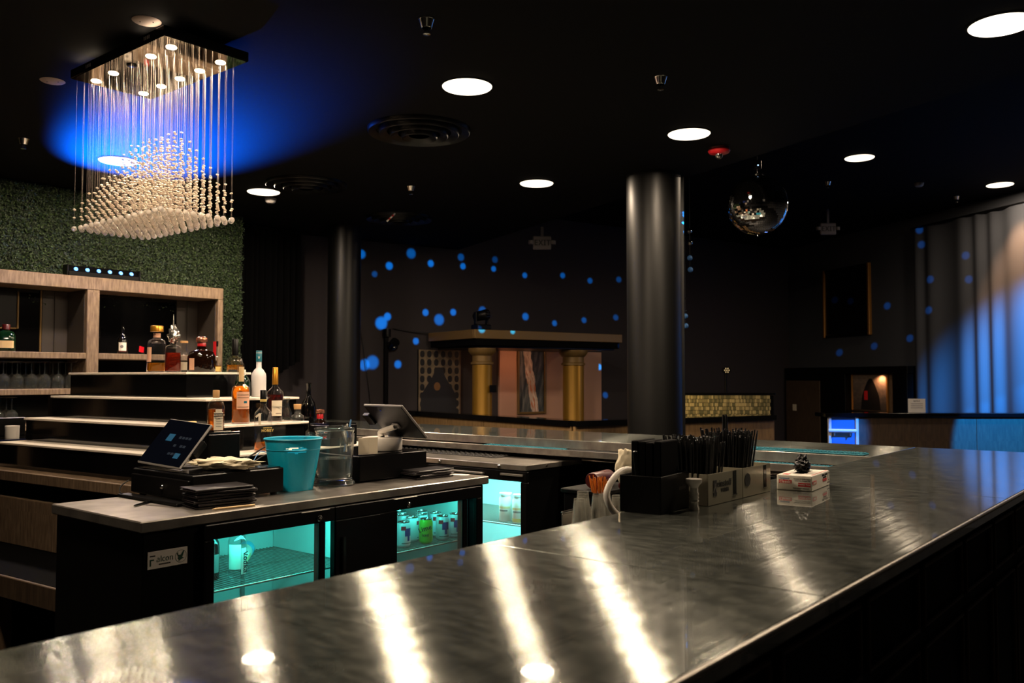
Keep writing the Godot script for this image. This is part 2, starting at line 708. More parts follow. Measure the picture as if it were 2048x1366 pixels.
# fine brushed lines along u that tilt the surface across them, on a faint slow waviness
func brushed_texture() -> ImageTexture:
	if not cache.has("brushed"):
		var a := FastNoiseLite.new()
		a.seed = 14
		a.frequency = 1.0
		a.fractal_octaves = 2
		var r := RandomNumberGenerator.new()
		r.seed = 5
		var w := 128
		var h := 2048
		var im := Image.create(w, h, false, Image.FORMAT_RGBF)
		for y in h:
			var v := TAU * y / h
			var tilt := r.randf_range(-0.36, 0.36)
			for x in w:
				var u := TAU * x / w
				var slow := a.get_noise_3dv(Vector3(cos(u) * (2.2 + cos(v)), sin(u) * (2.2 + cos(v)), sin(v)) * 0.8)
				var n := Vector3(slow * 0.0055, tilt, 1.0).normalized()
				im.set_pixel(x, y, Color(n.x * 0.5 + 0.5, n.y * 0.5 + 0.5, n.z * 0.5 + 0.5))
		cache["brushed"] = ImageTexture.create_from_image(im)
	return cache["brushed"]


# ---------------------------------------------------------------- the room
const W1P := Vector3(9.062, 0, -7.085)   # a point of the back wall, and its direction to the right
const W1D := Vector3(0.9624, 0, 0.2715)
const W2P := Vector3(13.231, 0, -4.354)  # the right hand wall, direction away from the bar
const W2D := Vector3(0.584, 0, -0.8117)
const W1N := Vector3(-0.2715, 0, 0.9624)
const W2N := Vector3(-0.8117, 0, -0.584)


func wall(called: String, p: Vector3, q: Vector3, y0: float, y1: float, thick: float, away: Vector3, m: Material) -> MeshInstance3D:
	var a := Vector2(p.x, p.z)
	var b := Vector2(q.x, q.z)
	var n := Vector2(away.x, away.z).normalized() * thick
	var o := part(self, called, prism([a, b, b + n, a + n], y0, y1), m)
	structure(o)
	return o


func build_shell() -> void:
	var x: Variant = Geometry2D.line_intersects_line(Vector2(W1P.x, W1P.z), Vector2(W1D.x, W1D.z), Vector2(W2P.x, W2P.z), Vector2(W2D.x, W2D.z))
	var corner := Vector3(x.x, 0, x.y)
	var w1l := W1P - W1D * 12.6
	var w2n := W2P - W2D * 11.2
	structure(part(self, "floor", prism([Vector2(-3.3, 5), Vector2(w2n.x + 0.3, 5), Vector2(18, -4.3), Vector2(corner.x + 1, corner.z - 1), Vector2(w1l.x, w1l.z - 1), Vector2(-3.3, -12)], -0.1, 0.0), M.floor_dark))
	structure(part(self, "ceiling", prism([Vector2(-3.3, 5), Vector2(w2n.x + 0.3, 5), Vector2(18, -4.3), Vector2(corner.x + 1, corner.z - 1), Vector2(w1l.x, w1l.z - 1), Vector2(-3.3, -12)], 3.585, 3.7), M.ceiling_black))
	structure(part(self, "ceiling", prism([Vector2(-3.0, 4.6), Vector2(2.85, 4.6), Vector2(7.99, -7.39), Vector2(-3.0, -10.6)], 3.04, 3.58), M.ceiling_black))
	wall("wall_back", w1l - W1D * 0.5, corner + W1D * 0.1, 0, 3.6, 0.15, -W1N, M.wall_grey)
	wall("wall_right", corner + W2D * 0.1, w2n, 0, 3.6, 0.15, -W2N, M.wall_blue)
	wall("wall_front", Vector3(-3.2, 0, 4.6), w2n + Vector3(0.2, 0, 0), 0, 3.6, 0.15, Vector3.BACK, M.wall_dark)
	wall("wall_left", Vector3(-3.0, 0, 5), Vector3(-3.0, 0, -11), 0, 3.6, 0.15, Vector3.LEFT, M.wall_dark)
	# the wall that carries the leaf panels
	wall("wall_bar", Vector3(-3.0, 0, -7.505), Vector3(4.98, 0, -7.505), 0, 3.04, 0.14, Vector3.FORWARD, M.wall_black)


# ---------------------------------------------------------------- the L-shaped bar
const BAR_Y := 1.07
const BAR_BACK := -1.355
const BAR_FRONT := -0.561
const LEG_IN := 4.43
const LEG_OUT := 5.19


# a worktop panel; the u axis of its picture runs along the brushing
func top_panel(x0: float, x1: float, z0: float, z1: float, along_x: bool) -> ArrayMesh:
	var st := st_new()
	var t := 0.035
	var b := 0.0012
	var y := BAR_Y
	var face := func(p: Array, out: Vector3) -> void:
		var pa: Vector3 = p[0]
		var pb: Vector3 = p[1]
		var pc: Vector3 = p[2]
		var n := (pb - pa).cross(pc - pa)
		var o: Array = p if n.dot(out) < 0.0 else [p[3], p[2], p[1], p[0]]
		for k in [0, 1, 2, 0, 2, 3]:
			st.set_smooth_group(-1)
			var v: Vector3 = o[k]
			st.set_uv(Vector2(v.x, v.z + v.y) if along_x else Vector2(v.z, v.x + v.y))
			st.set_uv2(Vector2(v.x, v.z + v.y))
			st.add_vertex(v)
	var q := [Vector3(x0, y, z0), Vector3(x1, y, z0), Vector3(x1, y, z1), Vector3(x0, y, z1)]
	var inner := [Vector3(x0 + b, y, z0 + b), Vector3(x1 - b, y, z0 + b), Vector3(x1 - b, y, z1 - b), Vector3(x0 + b, y, z1 - b)]
	face.call(inner, Vector3.UP)
	face.call([q[3] - Vector3(0, t, 0), q[2] - Vector3(0, t, 0), q[1] - Vector3(0, t, 0), q[0] - Vector3(0, t, 0)], Vector3.DOWN)
	for i in 4:
		var j := (i + 1) % 4
		var mid: Vector3 = (q[i] + q[j]) / 2.0 - Vector3((x0 + x1) / 2.0, y, (z0 + z1) / 2.0)
		var d := Vector3(0, b, 0)
		face.call([inner[i], inner[j], q[j] - d, q[i] - d], Vector3.UP * 0.1 + mid.normalized() * 0.1)
		face.call([q[i] - d, q[j] - d, q[j] - Vector3(0, t, 0), q[i] - Vector3(0, t, 0)], mid)
	return done(st)


func build_bar() -> void:
	var bar := thing("bar_counter", "long L-shaped bar counter with a brushed dark metal top and black panelled front", "bar counter")
	var cuts := [-1.2, 1.559, 3.181, LEG_OUT]
	for i in 3:
		part(bar, "top_panel", top_panel(cuts[i] + 0.0012, cuts[i + 1] - 0.0012, BAR_BACK, BAR_FRONT, true), M.zinc)
	var cz := [BAR_BACK - 0.002, -3.86, -6.35]
	for i in 2:
		part(bar, "top_panel", top_panel(LEG_IN, LEG_OUT, cz[i + 1] + 0.0012, cz[i] - 0.0012, false), M.zinc_cross)
	var by := BAR_Y - 0.035
	var et := st_new()
	add_rod(et, Vector3(-1.2, BAR_Y - 0.0055, BAR_FRONT + 0.005), Vector3(LEG_OUT, BAR_Y - 0.0055, BAR_FRONT + 0.005), 0.0056, 16)
	part(bar, "edge_trim", et.commit(), M.steel_matte)
	# carcass under the top, set back at the guests' side
	slab(bar, "front_panel", Vector3(-1.2, 0.0, -0.66), Vector3(LEG_OUT - 0.06, by, -0.60), M.panel_black)
	slab(bar, "back_panel", Vector3(-1.2, 0.0, -1.34), Vector3(LEG_IN + 0.1, by, -1.29), M.black_satin)
	slab(bar, "front_panel", Vector3(LEG_OUT - 0.12, 0.0, -6.3), Vector3(LEG_OUT - 0.06, by, -0.662), M.wood_dark)
	slab(bar, "back_panel", Vector3(LEG_IN + 0.12, 0.0, -6.3), Vector3(LEG_IN + 0.17, by, -1.345), M.black_satin)
	# bright steel face of the inner edge of the far leg, and the drip rail below it
	slab(bar, "steel_edge", Vector3(LEG_IN - 0.008, 1.018, -6.3), Vector3(LEG_IN - 0.001, 1.069, -1.36), M.steel, 0.002)
	var rail := slab(bar, "drip_rail", Vector3(4.215, 1.0, -6.3), Vector3(LEG_IN - 0.009, 1.012, -1.36), M.steel, 0.002)
	slab(rail, "rail_lip", Vector3(4.205, 0.992, -6.3) - rail.position, Vector3(4.213, 1.03, -1.36) - rail.position, M.steel, 0.002)
	# panel mouldings on the guests' side
	var xs := [0.50, 0.96, 1.41, 1.86, 2.285, 2.722, 3.11, 3.465, 3.9, 4.33, 4.76, 5.12]
	for i in xs.size() - 1:
		var l: float = xs[i] + 0.022
		var r: float = xs[i + 1] - 0.022
		for row in [[0.846, 1.0], [0.36, 0.804], [0.06, 0.318]]:
			var st := st_new()
			var w := 0.011
			for e in [[l, r, row[0], row[0] + w], [l, r, row[1] - w, row[1]], [l, l + w, row[0] + w, row[1] - w], [r - w, r, row[0] + w, row[1] - w]]:
				add_box(st, Vector3(e[1] - e[0], e[3] - e[2], 0.012), Vector3((e[0] + e[1]) / 2.0, (e[2] + e[3]) / 2.0, -0.594), 0.003)
			part(bar, "panel_moulding", done(st), M.moulding)
	# foot rail
	var fr := part(bar, "foot_rail", box_mesh(Vector3(6.2, 0.035, 0.035), 0.015), M.steel_matte, Vector3(2.0, 0.2, -0.44))
	for x in [0.6, 2.0, 3.4, 4.8]:
		part(fr, "bracket", box_mesh(Vector3(0.03, 0.03, 0.16), 0.004), M.black_satin, Vector3(x - 2.0, 0, -0.085))
	# bar stools at the guests' side, cut by the frame
	var s := thing("bar_stool", "black metal bar stool beside the panelled bar front, nearest the camera", "stool", Vector3(2.46, 0, -0.02), 0.2, "bar stools along the panelled front")
	part(s, "seat", lathe([[0.0, 0.70], [0.165, 0.70], [0.175, 0.715], [0.17, 0.735], [0.0, 0.745]], 28, 3.0), M.black_satin)
	for k in 4:
		var a := PI / 4 + k * PI / 2
		var st := st_new()
		add_rod(st, Vector3(cos(a) * 0.23, 0, sin(a) * 0.23), Vector3(cos(a) * 0.15, 0.70, sin(a) * 0.15), 0.012, 8)
		part(s, "leg", st.commit(), M.black_satin)
	for y in [0.28, 0.52]:
		var r := lerpf(0.23, 0.15, y / 0.7)
		for k in 4:
			var a := PI / 4 + k * PI / 2
			var st := st_new()
			add_rod(st, Vector3(cos(a) * r, y, sin(a) * r), Vector3(cos(a + PI / 2) * r, y, sin(a + PI / 2) * r), 0.009, 8)
			part(s, "rung", st.commit(), M.steel_matte)
	copy(s, Vector3(3.2, 0, 0.0), 0.5, "black metal bar stool beside the panelled bar front, next along from the nearest")


# ---------------------------------------------------------------- refrigerators
func wire_shelf(x0: float, x1: float, z0: float, z1: float, y: float, along_z: bool) -> ArrayMesh:
	var st := st_new()
	var n := int((x1 - x0 if along_z else z1 - z0) / 0.018)
	for i in n + 1:
		var t := float(i) / n
		if along_z:
			var x := lerpf(x0, x1, t)
			add_rod(st, Vector3(x, y, z0), Vector3(x, y, z1), 0.0026, 4)
		else:
			var z := lerpf(z0, z1, t)
			add_rod(st, Vector3(x0, y, z), Vector3(x1, y, z), 0.0026, 4)
	for t in [0.0, 0.5, 1.0]:
		if along_z:
			var z := lerpf(z0, z1, t)
			add_rod(st, Vector3(x0, y - 0.006, z), Vector3(x1, y - 0.006, z), 0.0048, 5)
		else:
			var x := lerpf(x0, x1, t)
			add_rod(st, Vector3(x, y - 0.006, z0), Vector3(x, y - 0.006, z1), 0.0048, 5)
	return st.commit()


func build_cooler() -> void:
	var c := thing("back_bar_cooler", "black glass-door back bar cooler with a steel worktop and glowing turquoise inside", "refrigerator")
	var f := -2.885          # front plane of the body
	var bk := -3.54
	slab(c, "worktop", Vector3(1.525, 0.927, -3.555), Vector3(3.331, 0.965, -2.869), M.steel, 0.004)
	slab(c, "compressor_housing", Vector3(1.54, 0.06, bk), Vector3(1.7835, 0.925, f + 0.0003), M.black_satin)
	slab(c, "side_panel", Vector3(3.262, 0.06, bk), Vector3(3.305, 0.925, f), M.black_satin)
	slab(c, "back_panel", Vector3(1.784, 0.06, bk), Vector3(3.261, 0.925, bk + 0.03), M.black_satin)
	slab(c, "base", Vector3(1.784, 0.06, bk + 0.031), Vector3(3.261, 0.16, f), M.black_satin)
	slab(c, "plinth", Vector3(1.58, 0.0, bk + 0.05), Vector3(3.26, 0.059, f - 0.06), M.black_matte)
	slab(c, "roof_panel", Vector3(1.784, 0.895, bk + 0.031), Vector3(3.261, 0.925, f), M.black_satin)
	# white lining of the two compartments
	for k in 2:
		var x0: float = [1.792, 2.56][k]
		var x1: float = [2.515, 3.255][k]
		var lin := part(c, "liner", box_mesh(Vector3(x1 - x0, 0.72, 0.01), 0.0), M.liner, Vector3((x0 + x1) / 2.0, 0.53, bk + 0.037))
		for e in [[x0 + 0.004, 0.008], [x1 - 0.004, 0.008]]:
			part(lin, "liner_side", box_mesh(Vector3(0.008, 0.72, 0.55), 0.0), M.liner, Vector3(e[0] - lin.position.x, 0, 0.285))
		part(lin, "liner_floor", box_mesh(Vector3(x1 - x0 - 0.02, 0.008, 0.55), 0.0), M.liner, Vector3(0, -0.36, 0.285))
		part(lin, "liner_top", box_mesh(Vector3(x1 - x0 - 0.02, 0.008, 0.52), 0.0), M.liner, Vector3(0, 0.358, 0.27))
		for sx in [0.2, 0.76]:
			part(lin, "shelf_standard", box_mesh(Vector3(0.018, 0.7, 0.012), 0.002), M.grey_plastic, Vector3(lerpf(x0, x1, sx) - lin.position.x, 0, 0.013))
		for y in [0.665, 0.34]:
			var w := part(c, "wire_shelf", wire_shelf(x0 + 0.012, x1 - 0.012, bk + 0.05, -2.945, y, true), M.steel_matte)
			w.set_meta("kind", "stuff")
	slab(c, "divider", Vector3(2.517, 0.165, bk + 0.035), Vector3(2.558, 0.893, -2.93), M.black_satin)
	# doors
	for k in 2:
		var x0: float = [1.80, 2.70][k]
		var x1: float = [2.347, 3.225][k]
		var lo: float = [1.764, 2.352][k]
		var hi: float = [2.35, 3.26][k]
		var d := part(c, "door", box_mesh(Vector3(hi - lo, 0.055, 0.028), 0.003), M.black_satin, Vector3((lo + hi) / 2.0, 0.897, f + 0.0145))
		slab(d, "door_rail", Vector3(lo, 0.165, f + 0.0005) - d.position, Vector3(hi, 0.23, f + 0.0285) - d.position, M.black_satin)
		slab(d, "door_stile", Vector3(lo, 0.2305, f + 0.0005) - d.position, Vector3(x0, 0.869, f + 0.0285) - d.position, M.black_satin)
		slab(d, "door_stile", Vector3(x1, 0.2305, f + 0.0005) - d.position, Vector3(hi, 0.869, f + 0.0285) - d.position, M.black_satin)
		var px: float = [2.278, 3.135][k]
		slab(d, "door_stile", Vector3(px, 0.2305, f - 0.02) - d.position, Vector3(px + 0.032, 0.869, f + 0.02) - d.position, M.black_satin)
		slab(d, "pane", Vector3(x0, 0.2305, f + 0.010) - d.position, Vector3(px - 0.001, 0.869, f + 0.014) - d.position, M.fridge_pane, 0.0)
		var lk: float = [2.268, 2.763][k]
		part(d, "lock", lathe([[0.0, 0.0], [0.013, 0.0], [0.013, 0.006], [0.009, 0.010], [0.0, 0.010]], 16), M.chrome, Vector3(lk, 0.888, f + 0.029) - d.position).rotation = Vector3(PI / 2, 0, 0)
		slab(d, "hinge", Vector3(lk - 0.09, 0.918, f + 0.029) - d.position, Vector3(lk + 0.05, 0.922, f + 0.036) - d.position, M.steel_matte, 0.001)
		if k == 1:
			slab(d, "handle", Vector3(lo + 0.03, 0.62, f + 0.029) - d.position, Vector3(lo + 0.05, 0.80, f + 0.04) - d.position, M.black_gloss, 0.003)
		# cool tube light behind the head of each door
		var la: float = [1.80, 2.58][k]
		var lb: float = [2.50, 3.24][k]
		slab(c, "cool_light", Vector3(la, 0.872, -2.955), Vector3(lb, 0.884, -2.935), M.cool_strip, 0.002)
		area("cooler_glow", Vector3((la + lb) / 2.0, 0.868, -2.95), Vector3(0, -0.75, -0.66), Vector2(lb - la - 0.05, 0.03), Color(0.30, 1.0, 0.92), [0.30, 0.13][k])
	# name plate
	var pl := slab(c, "name_plate", Vector3(1.557, 0.797, f + 0.0005), Vector3(1.706, 0.857, f + 0.004), M.white_plastic, 0.001)
	var g: Material = M.green_print
	var z := 0.0022
	slab(pl, "letter_bar", Vector3(-0.066, 0.0125, z), Vector3(-0.047, 0.0165, z + 0.0006), M.ink, 0.0)
	slab(pl, "letter_bar", Vector3(-0.066, -0.001, z), Vector3(-0.051, 0.0035, z + 0.0006), g, 0.0)
	slab(pl, "letter_bar", Vector3(-0.066, -0.019, z), Vector3(-0.0615, -0.0011, z + 0.0006), g, 0.0)
	words(pl, "alcon", 0.0185, g, Vector3(-0.011, 0.001, z))
	words(pl, "REFRIGERATION", 0.0042, M.ink, Vector3(-0.011, -0.0165, z))
	# bird emblem in a ring
	var em := st_new()
	var bird := PackedVector2Array([Vector2(-0.016, 0.012), Vector2(-0.011, 0.014), Vector2(-0.011, 0.006), Vector2(-0.003, 0.004), Vector2(0.002, 0.008), Vector2(0.008, 0.018), Vector2(0.013, 0.019), Vector2(0.009, 0.006), Vector2(0.005, -0.004), Vector2(0.012, -0.008), Vector2(0.004, -0.010), Vector2(-0.004, -0.014), Vector2(-0.008, -0.017), Vector2(-0.008, -0.010), Vector2(-0.014, -0.006), Vector2(-0.008, -0.003), Vector2(-0.012, 0.003)])
	var idx := Geometry2D.triangulate_polygon(bird)
	for i in range(0, idx.size(), 3):
		var p := []
		for k in 3:
			p.append(Vector3(bird[idx[i + k]].x, bird[idx[i + k]].y, 0))
		tri(em, p[0], p[1], p[2], Vector3.BACK)
	part(pl, "emblem", done(em), g, Vector3(0.049, 0.0, z + 0.0005))
	var ring := st_new()
	for i in 28:
		var a0 := TAU * i / 28
		var a1 := TAU * (i + 1) / 28
		quad(ring, Vector3(cos(a0), sin(a0), 0) * 0.0205, Vector3(cos(a1), sin(a1), 0) * 0.0205, Vector3(cos(a1), sin(a1), 0) * 0.0217, Vector3(cos(a0), sin(a0), 0) * 0.0217, Vector3.BACK)
	part(pl, "emblem_ring", done(ring), g, Vector3(0.049, 0.0, z + 0.0004))
	# a notice on the back of the right compartment
	var note := slab(c, "notice", Vector3(3.04, 0.76, bk + 0.043), Vector3(3.20, 0.86, bk + 0.045), M.white_paper, 0.0)
	words(note, "NOTICE", 0.02, M.teal_print, Vector3(-0.02, 0.03, 0.0015), Basis.IDENTITY, true)
	cooler_contents()


func can(at: Vector3, body: Material, label: String, style: int, turn: float) -> void:
	var t := thing("drink_can", label, "can", at, turn, "drink cans in the cooler")
	part(t, "body", lathe([[0.0, 0.0], [0.024, 0.0], [0.031, 0.008], [0.0325, 0.014], [0.0325, 0.098], [0.0285, 0.112]], 22), body)
	part(t, "lid", lathe([[0.0285, 0.112], [0.0288, 0.117], [0.0265, 0.117], [0.0255, 0.112], [0.0, 0.112]], 22), M.chrome)
	if style == 1:     # pale can with a red band, a blue ribbon and small print
		part(t, "ribbon", band(0.0329, 0.052, 0.088, -0.35, 0.75, 8), M.can_blue)
		part(t, "ribbon_tail", band(0.0329, 0.030, 0.052, 0.05, 0.45, 6), M.can_blue)
		part(t, "stripe", band(0.0331, 0.080, 0.098, -0.9, -0.2, 6), M.can_red)
		part(t, "print", band(0.0329, 0.018, 0.022, -0.8, 0.8, 8), M.ink_grey)
	elif style == 2:
		words(t, "Lime", 0.02, M.ink, Vector3(-0.012, 0.072, 0.0325), facing(Vector3(-0.3, 0.0, 1)).rotated(Vector3.BACK, 0.3), true)
		words(t, "iced", 0.012, M.ink, Vector3(-0.010, 0.042, 0.0325), facing(Vector3(-0.3, 0.0, 1)), true)


func cooler_contents() -> void:
	var y := 0.6685
	# right compartment: cans
	can(Vector3(3.004, y, -2.985), M.lime_can, "bright green drink can standing in front of the pale cans", 2, -0.55)
	can(Vector3(2.872, y, -3.0), M.can_white, "pale can with red and blue print half hidden behind the door edge", 1, -0.2)
	can(Vector3(3.118, y, -2.985), M.can_white, "pale can with blue ribbon print just right of the green can", 1, -0.5)
	can(Vector3(3.205, y, -2.985), M.can_white, "pale can with blue ribbon print, rightmost in the cooler", 1, -0.6)
	can(Vector3(2.995, y, -3.07), M.can_white, "pale can seen over the left shoulder of the green can", 1, 0.9)
	can(Vector3(3.09, y, -3.10), M.can_white, "pale can with a blue ribbon directly behind the green can", 1, 0.2)
	can(Vector3(3.168, y, -3.08), M.can_white, "pale can with a red stripe behind the green can, farther right", 1, -0.3)
	can(Vector3(3.02, y, -3.16), M.can_white, "pale can in the back row of the cooler, left end", 1, 1.2)
	can(Vector3(3.165, y, -3.175), M.can_white, "pale can in the back row of the cooler, middle", 1, 0.5)
	can(Vector3(3.09, y, -3.25), M.can_white, "pale can in the back row of the cooler, right end", 1, 0.0)
	# left compartment: bottles
	var tall := [[0.0, 0.0], [0.034, 0.0], [0.037, 0.004], [0.037, 0.125], [0.034, 0.145], [0.014, 0.185], [0.0125, 0.20], [0.0, 0.20]]
	var spots := [[1.85, -3.02], [1.93, -3.10], [1.86, -3.17]]
	var names := ["dark bottle at the left edge of the left cooler window", "dark bottle with pale neck second from the left in the cooler", "dark bottle in the second row at the left of the cooler"]
	for i in 3:
		var b := thing("cooler_bottle", names[i], "bottle", Vector3(spots[i][0], y, spots[i][1]), 0.0, "dark bottles in the cooler")
		part(b, "body", lathe(tall, 20), M.dark_glass)
		part(b, "cap", lathe([[0.0, 0.0], [0.0145, 0.0], [0.0145, 0.014], [0.0, 0.014]], 12), M.chrome, Vector3(0, 0.196, 0))
		part(b, "label", band(0.0374, 0.03, 0.10, -0.5, 0.6, 8), M.ink_grey)
	var w := thing("mixer_bottle", "upright clear bottle with a tall white label in the cooler", "bottle", Vector3(2.00, y, -3.02), -0.45)
	part(w, "body", lathe([[0.0, 0.0], [0.030, 0.0], [0.036, 0.008], [0.036, 0.15], [0.03, 0.17], [0.014, 0.185], [0.014, 0.20], [0.0, 0.20]], 20), M.thick_glass)
	part(w, "label", band(0.0365, 0.045, 0.14, -1.1, 0.25, 10), M.white_paper)
	var lab := part(w, "side_label", band(0.0368, 0.025, 0.125, 0.3, 0.95, 8), M.white_plastic)
	words(lab, "Vodka", 0.02, M.ink, Vector3(0.028, 0.07, 0.0285), facing(Vector3(0.6, 0, 1)) * Basis(Vector3.BACK, -PI / 2), true)
	var l := thing("squeeze_bottle", "white squeeze bottle with a blue cap lying on the cooler rack", "bottle", Vector3(2.09, y + 0.034, -3.16), 0.0)
	l.rotation = Vector3(0, 0.75, -PI / 2 + 0.12)
	part(l, "body", lathe([[0.0, 0.0], [0.030, 0.0], [0.034, 0.006], [0.034, 0.135], [0.028, 0.14], [0.0, 0.14]], 22), M.white_plastic)
	part(l, "cap", lathe([[0.0, 0.14], [0.033, 0.14], [0.034, 0.145], [0.034, 0.178], [0.030, 0.184], [0.0, 0.186]], 22), M.turquoise)
	part(l, "print", band(0.0344, 0.02, 0.10, -0.2, 0.5, 8), M.amber_label)


func build_back_cooler() -> void:
	var c := thing("under_counter_cooler", "black under-counter cooler with steel top and bright white inside, near the far bar leg", "refrigerator")
	var x0 := 3.861
	var x1 := 4.50
	var zf := -3.055
	var zb := -4.9
	slab(c, "worktop", Vector3(x0, 0.932, zb), Vector3(4.50, 0.965, zf), M.steel, 0.004)
	slab(c, "side_panel", Vector3(x0 + 0.03, 0.05, zf - 0.045), Vector3(x1, 0.93, zf - 0.012), M.black_matte)
	slab(c, "back_panel", Vector3(x1 - 0.03, 0.05, zb), Vector3(x1, 0.93, zf - 0.046), M.black_matte)
	slab(c, "side_panel", Vector3(x0 + 0.03, 0.05, zb), Vector3(x1 - 0.031, 0.93, zb + 0.03), M.black_matte)
	slab(c, "base", Vector3(x0 + 0.03, 0.05, zb + 0.031), Vector3(x1 - 0.031, 0.14, zf - 0.046), M.black_matte)
	slab(c, "roof_panel", Vector3(x0 + 0.03, 0.89, zb + 0.031), Vector3(x1 - 0.031, 0.931, zf - 0.046), M.black_matte)
	var lin := slab(c, "liner", Vector3(x1 - 0.045, 0.141, -4.0), Vector3(x1 - 0.032, 0.889, zf - 0.047), M.liner, 0.0)
	for e in [[zf - 0.06, zf - 0.047], [-4.0, -3.99]]:
		slab(lin, "liner_side", Vector3(x0 + 0.06, 0.145, e[0]) - lin.position, Vector3(x1 - 0.046, 0.885, e[1]) - lin.position, M.liner, 0.0)
	slab(lin, "liner_floor", Vector3(x0 + 0.06, 0.141, -3.98) - lin.position, Vector3(x1 - 0.046, 0.15, zf - 0.062) - lin.position, M.liner, 0.0)
	var d := slab(c, "door", Vector3(x0 + 0.002, 0.869, -4.0), Vector3(x0 + 0.03, 0.928, zf), M.black_satin)
	slab(d, "door_stile", Vector3(x0 + 0.002, 0.14, zf - 0.043) - d.position, Vector3(x0 + 0.03, 0.868, zf) - d.position, M.black_satin)
	slab(d, "door_stile", Vector3(x0 + 0.002, 0.14, -4.0) - d.position, Vector3(x0 + 0.03, 0.868, -3.86) - d.position, M.black_satin)
	slab(d, "door_rail", Vector3(x0 + 0.002, 0.06, -4.0) - d.position, Vector3(x0 + 0.03, 0.139, zf) - d.position, M.black_satin)
	slab(d, "pane", Vector3(x0 + 0.012, 0.14, -3.859) - d.position, Vector3(x0 + 0.016, 0.868, zf - 0.044) - d.position, M.fridge_pane, 0.0)
	slab(d, "hinge", Vector3(x0 - 0.012, 0.900, zf - 0.18) - d.position, Vector3(x0 + 0.001, 0.912, zf - 0.02) - d.position, M.steel_matte, 0.001)
	slab(d, "handle", Vector3(x0 - 0.02, 0.895, -3.72) - d.position, Vector3(x0 + 0.001, 0.907, -3.36) - d.position, M.steel_matte, 0.002)
	var st := st_new()
	var sh := part(c, "wire_shelf", wire_shelf(x0 + 0.075, x1 - 0.05, -3.98, zf - 0.066, 0.615, false), M.steel_matte)
	sh.set_meta("kind", "stuff")
	slab(c, "cool_light", Vector3(x0 + 0.06, 0.872, -3.95), Vector3(x0 + 0.075, 0.884, zf - 0.09), M.cool_strip, 0.002)
	area("cooler_glow", Vector3(x0 + 0.085, 0.866, -3.5), Vector3(0.75, -0.66, 0), Vector2(0.75, 0.03), Color(0.5, 1.0, 0.97), 1.3)
	var tr := st_new()
	for k in 3:
		var a := TAU * k / 3 + PI / 2
		var b := TAU * (k + 1) / 3 + PI / 2
		quad(tr, Vector3(0, sin(a), -cos(a)) * 0.028, Vector3(0, sin(b), -cos(b)) * 0.028, Vector3(0, sin(b), -cos(b)) * 0.018, Vector3(0, sin(a), -cos(a)) * 0.018, Vector3.LEFT)
	part(lin, "warning_triangle", done(tr), M.teal_print, Vector3(-0.0075, 0.31, 0.37))
	for k in 4:
		var bo := part(c, "bolt", lathe([[0.0, 0.0], [0.012, 0.0], [0.012, 0.006], [0.006, 0.012], [0.0, 0.012]], 12), M.chrome, Vector3(x0, 0.949, [-3.25, -3.72, -3.86, -4.0][k]))
		bo.rotation = Vector3(0, 0, PI / 2)
	for z in [-3.18]:
		var bo := part(c, "bolt", lathe([[0.0, 0.0], [0.006, 0.0], [0.006, 0.004], [0.0, 0.006]], 10), M.chrome, Vector3(4.05, 0.949, zf))
		bo.rotation = Vector3(PI / 2, 0, 0)
	# two pale jars
	for k in 2:
		var j := thing("juice_jar", ["pale plastic jar with a printed band, left one in the bright cooler", "pale plastic jar with yellow syrup at its foot, right one in the bright cooler"][k], "jar", Vector3(3.985, 0.6185, [-3.305, -3.205][k]), 0.0, "plastic jars in the bright cooler")
		part(j, "body", lathe([[0.0, 0.0], [0.036, 0.0], [0.039, 0.005], [0.039, 0.13], [0.034, 0.142], [0.034, 0.15], [0.0, 0.15]], 22), M.white_plastic)
		part(j, "lid", lathe([[0.0, 0.15], [0.037, 0.15], [0.037, 0.162], [0.0, 0.163]], 22), M.white_plastic)
		part(j, "print", band(0.0394, 0.075, 0.087, -2.2, -0.2, 12), M.amber_label)
		part(j, "print", band(0.0394, 0.058, 0.068, -2.0, -0.6, 12), M.ink_grey)
		if k == 1:
			part(j, "syrup", lathe([[0.0, 0.001], [0.0365, 0.001], [0.0395, 0.006], [0.0395, 0.026], [0.0, 0.026]], 22), M.gold_label)
	# rubber mat on the worktop
	var m := thing("bar_mat", "dark ribbed rubber mat lying on the far cooler's steel top", "mat")
	slab(m, "base", Vector3(4.09, 0.9655, -4.75), Vector3(4.49, 0.971, -3.47), M.black_rubber, 0.002)
	var nb := st_new()
	for i in 10:
		for j in 30:
			add_lathe(nb, [[0.014, 0.0], [0.012, 0.006], [0.0, 0.006]], 6, Vector3(4.11 + i * 0.04, 0.971, -4.73 + j * 0.0425))
	part(m, "nub", nb.commit(), M.black_rubber).set_meta("kind", "stuff")


# ---------------------------------------------------------------- the stepped bottle display
const ISL := Vector3(2.41, 0, -3.95)
const ISU := Vector3(0.9962, 0, -0.0872)
const ISV := Vector3(-0.0872, 0, -0.9962)


func isl(u: float, v: float, y := 0.0) -> Vector3:
	return ISL + ISU * u + ISV * v + Vector3(0, y, 0)


func isl_box(parent: Node, called: String, u0: float, u1: float, v0: float, v1: float, y0: float, y1: float, m: Material, bev := 0.003) -> MeshInstance3D:
	var o := part(parent, called, box_mesh(Vector3(u1 - u0, y1 - y0, v1 - v0), bev), m)
	o.position = isl((u0 + u1) / 2.0, (v0 + v1) / 2.0, (y0 + y1) / 2.0)
	o.rotation.y = 0.0873
	return o


const TIERS := [[-0.15, 1.08, -0.17, 0.9305, 1.075], [0.0, 0.70, 0.0, 1.075, 1.211], [0.16, 0.80, 0.19, 1.211, 1.342], [0.27, 0.72, 0.52, 1.342, 1.485]]


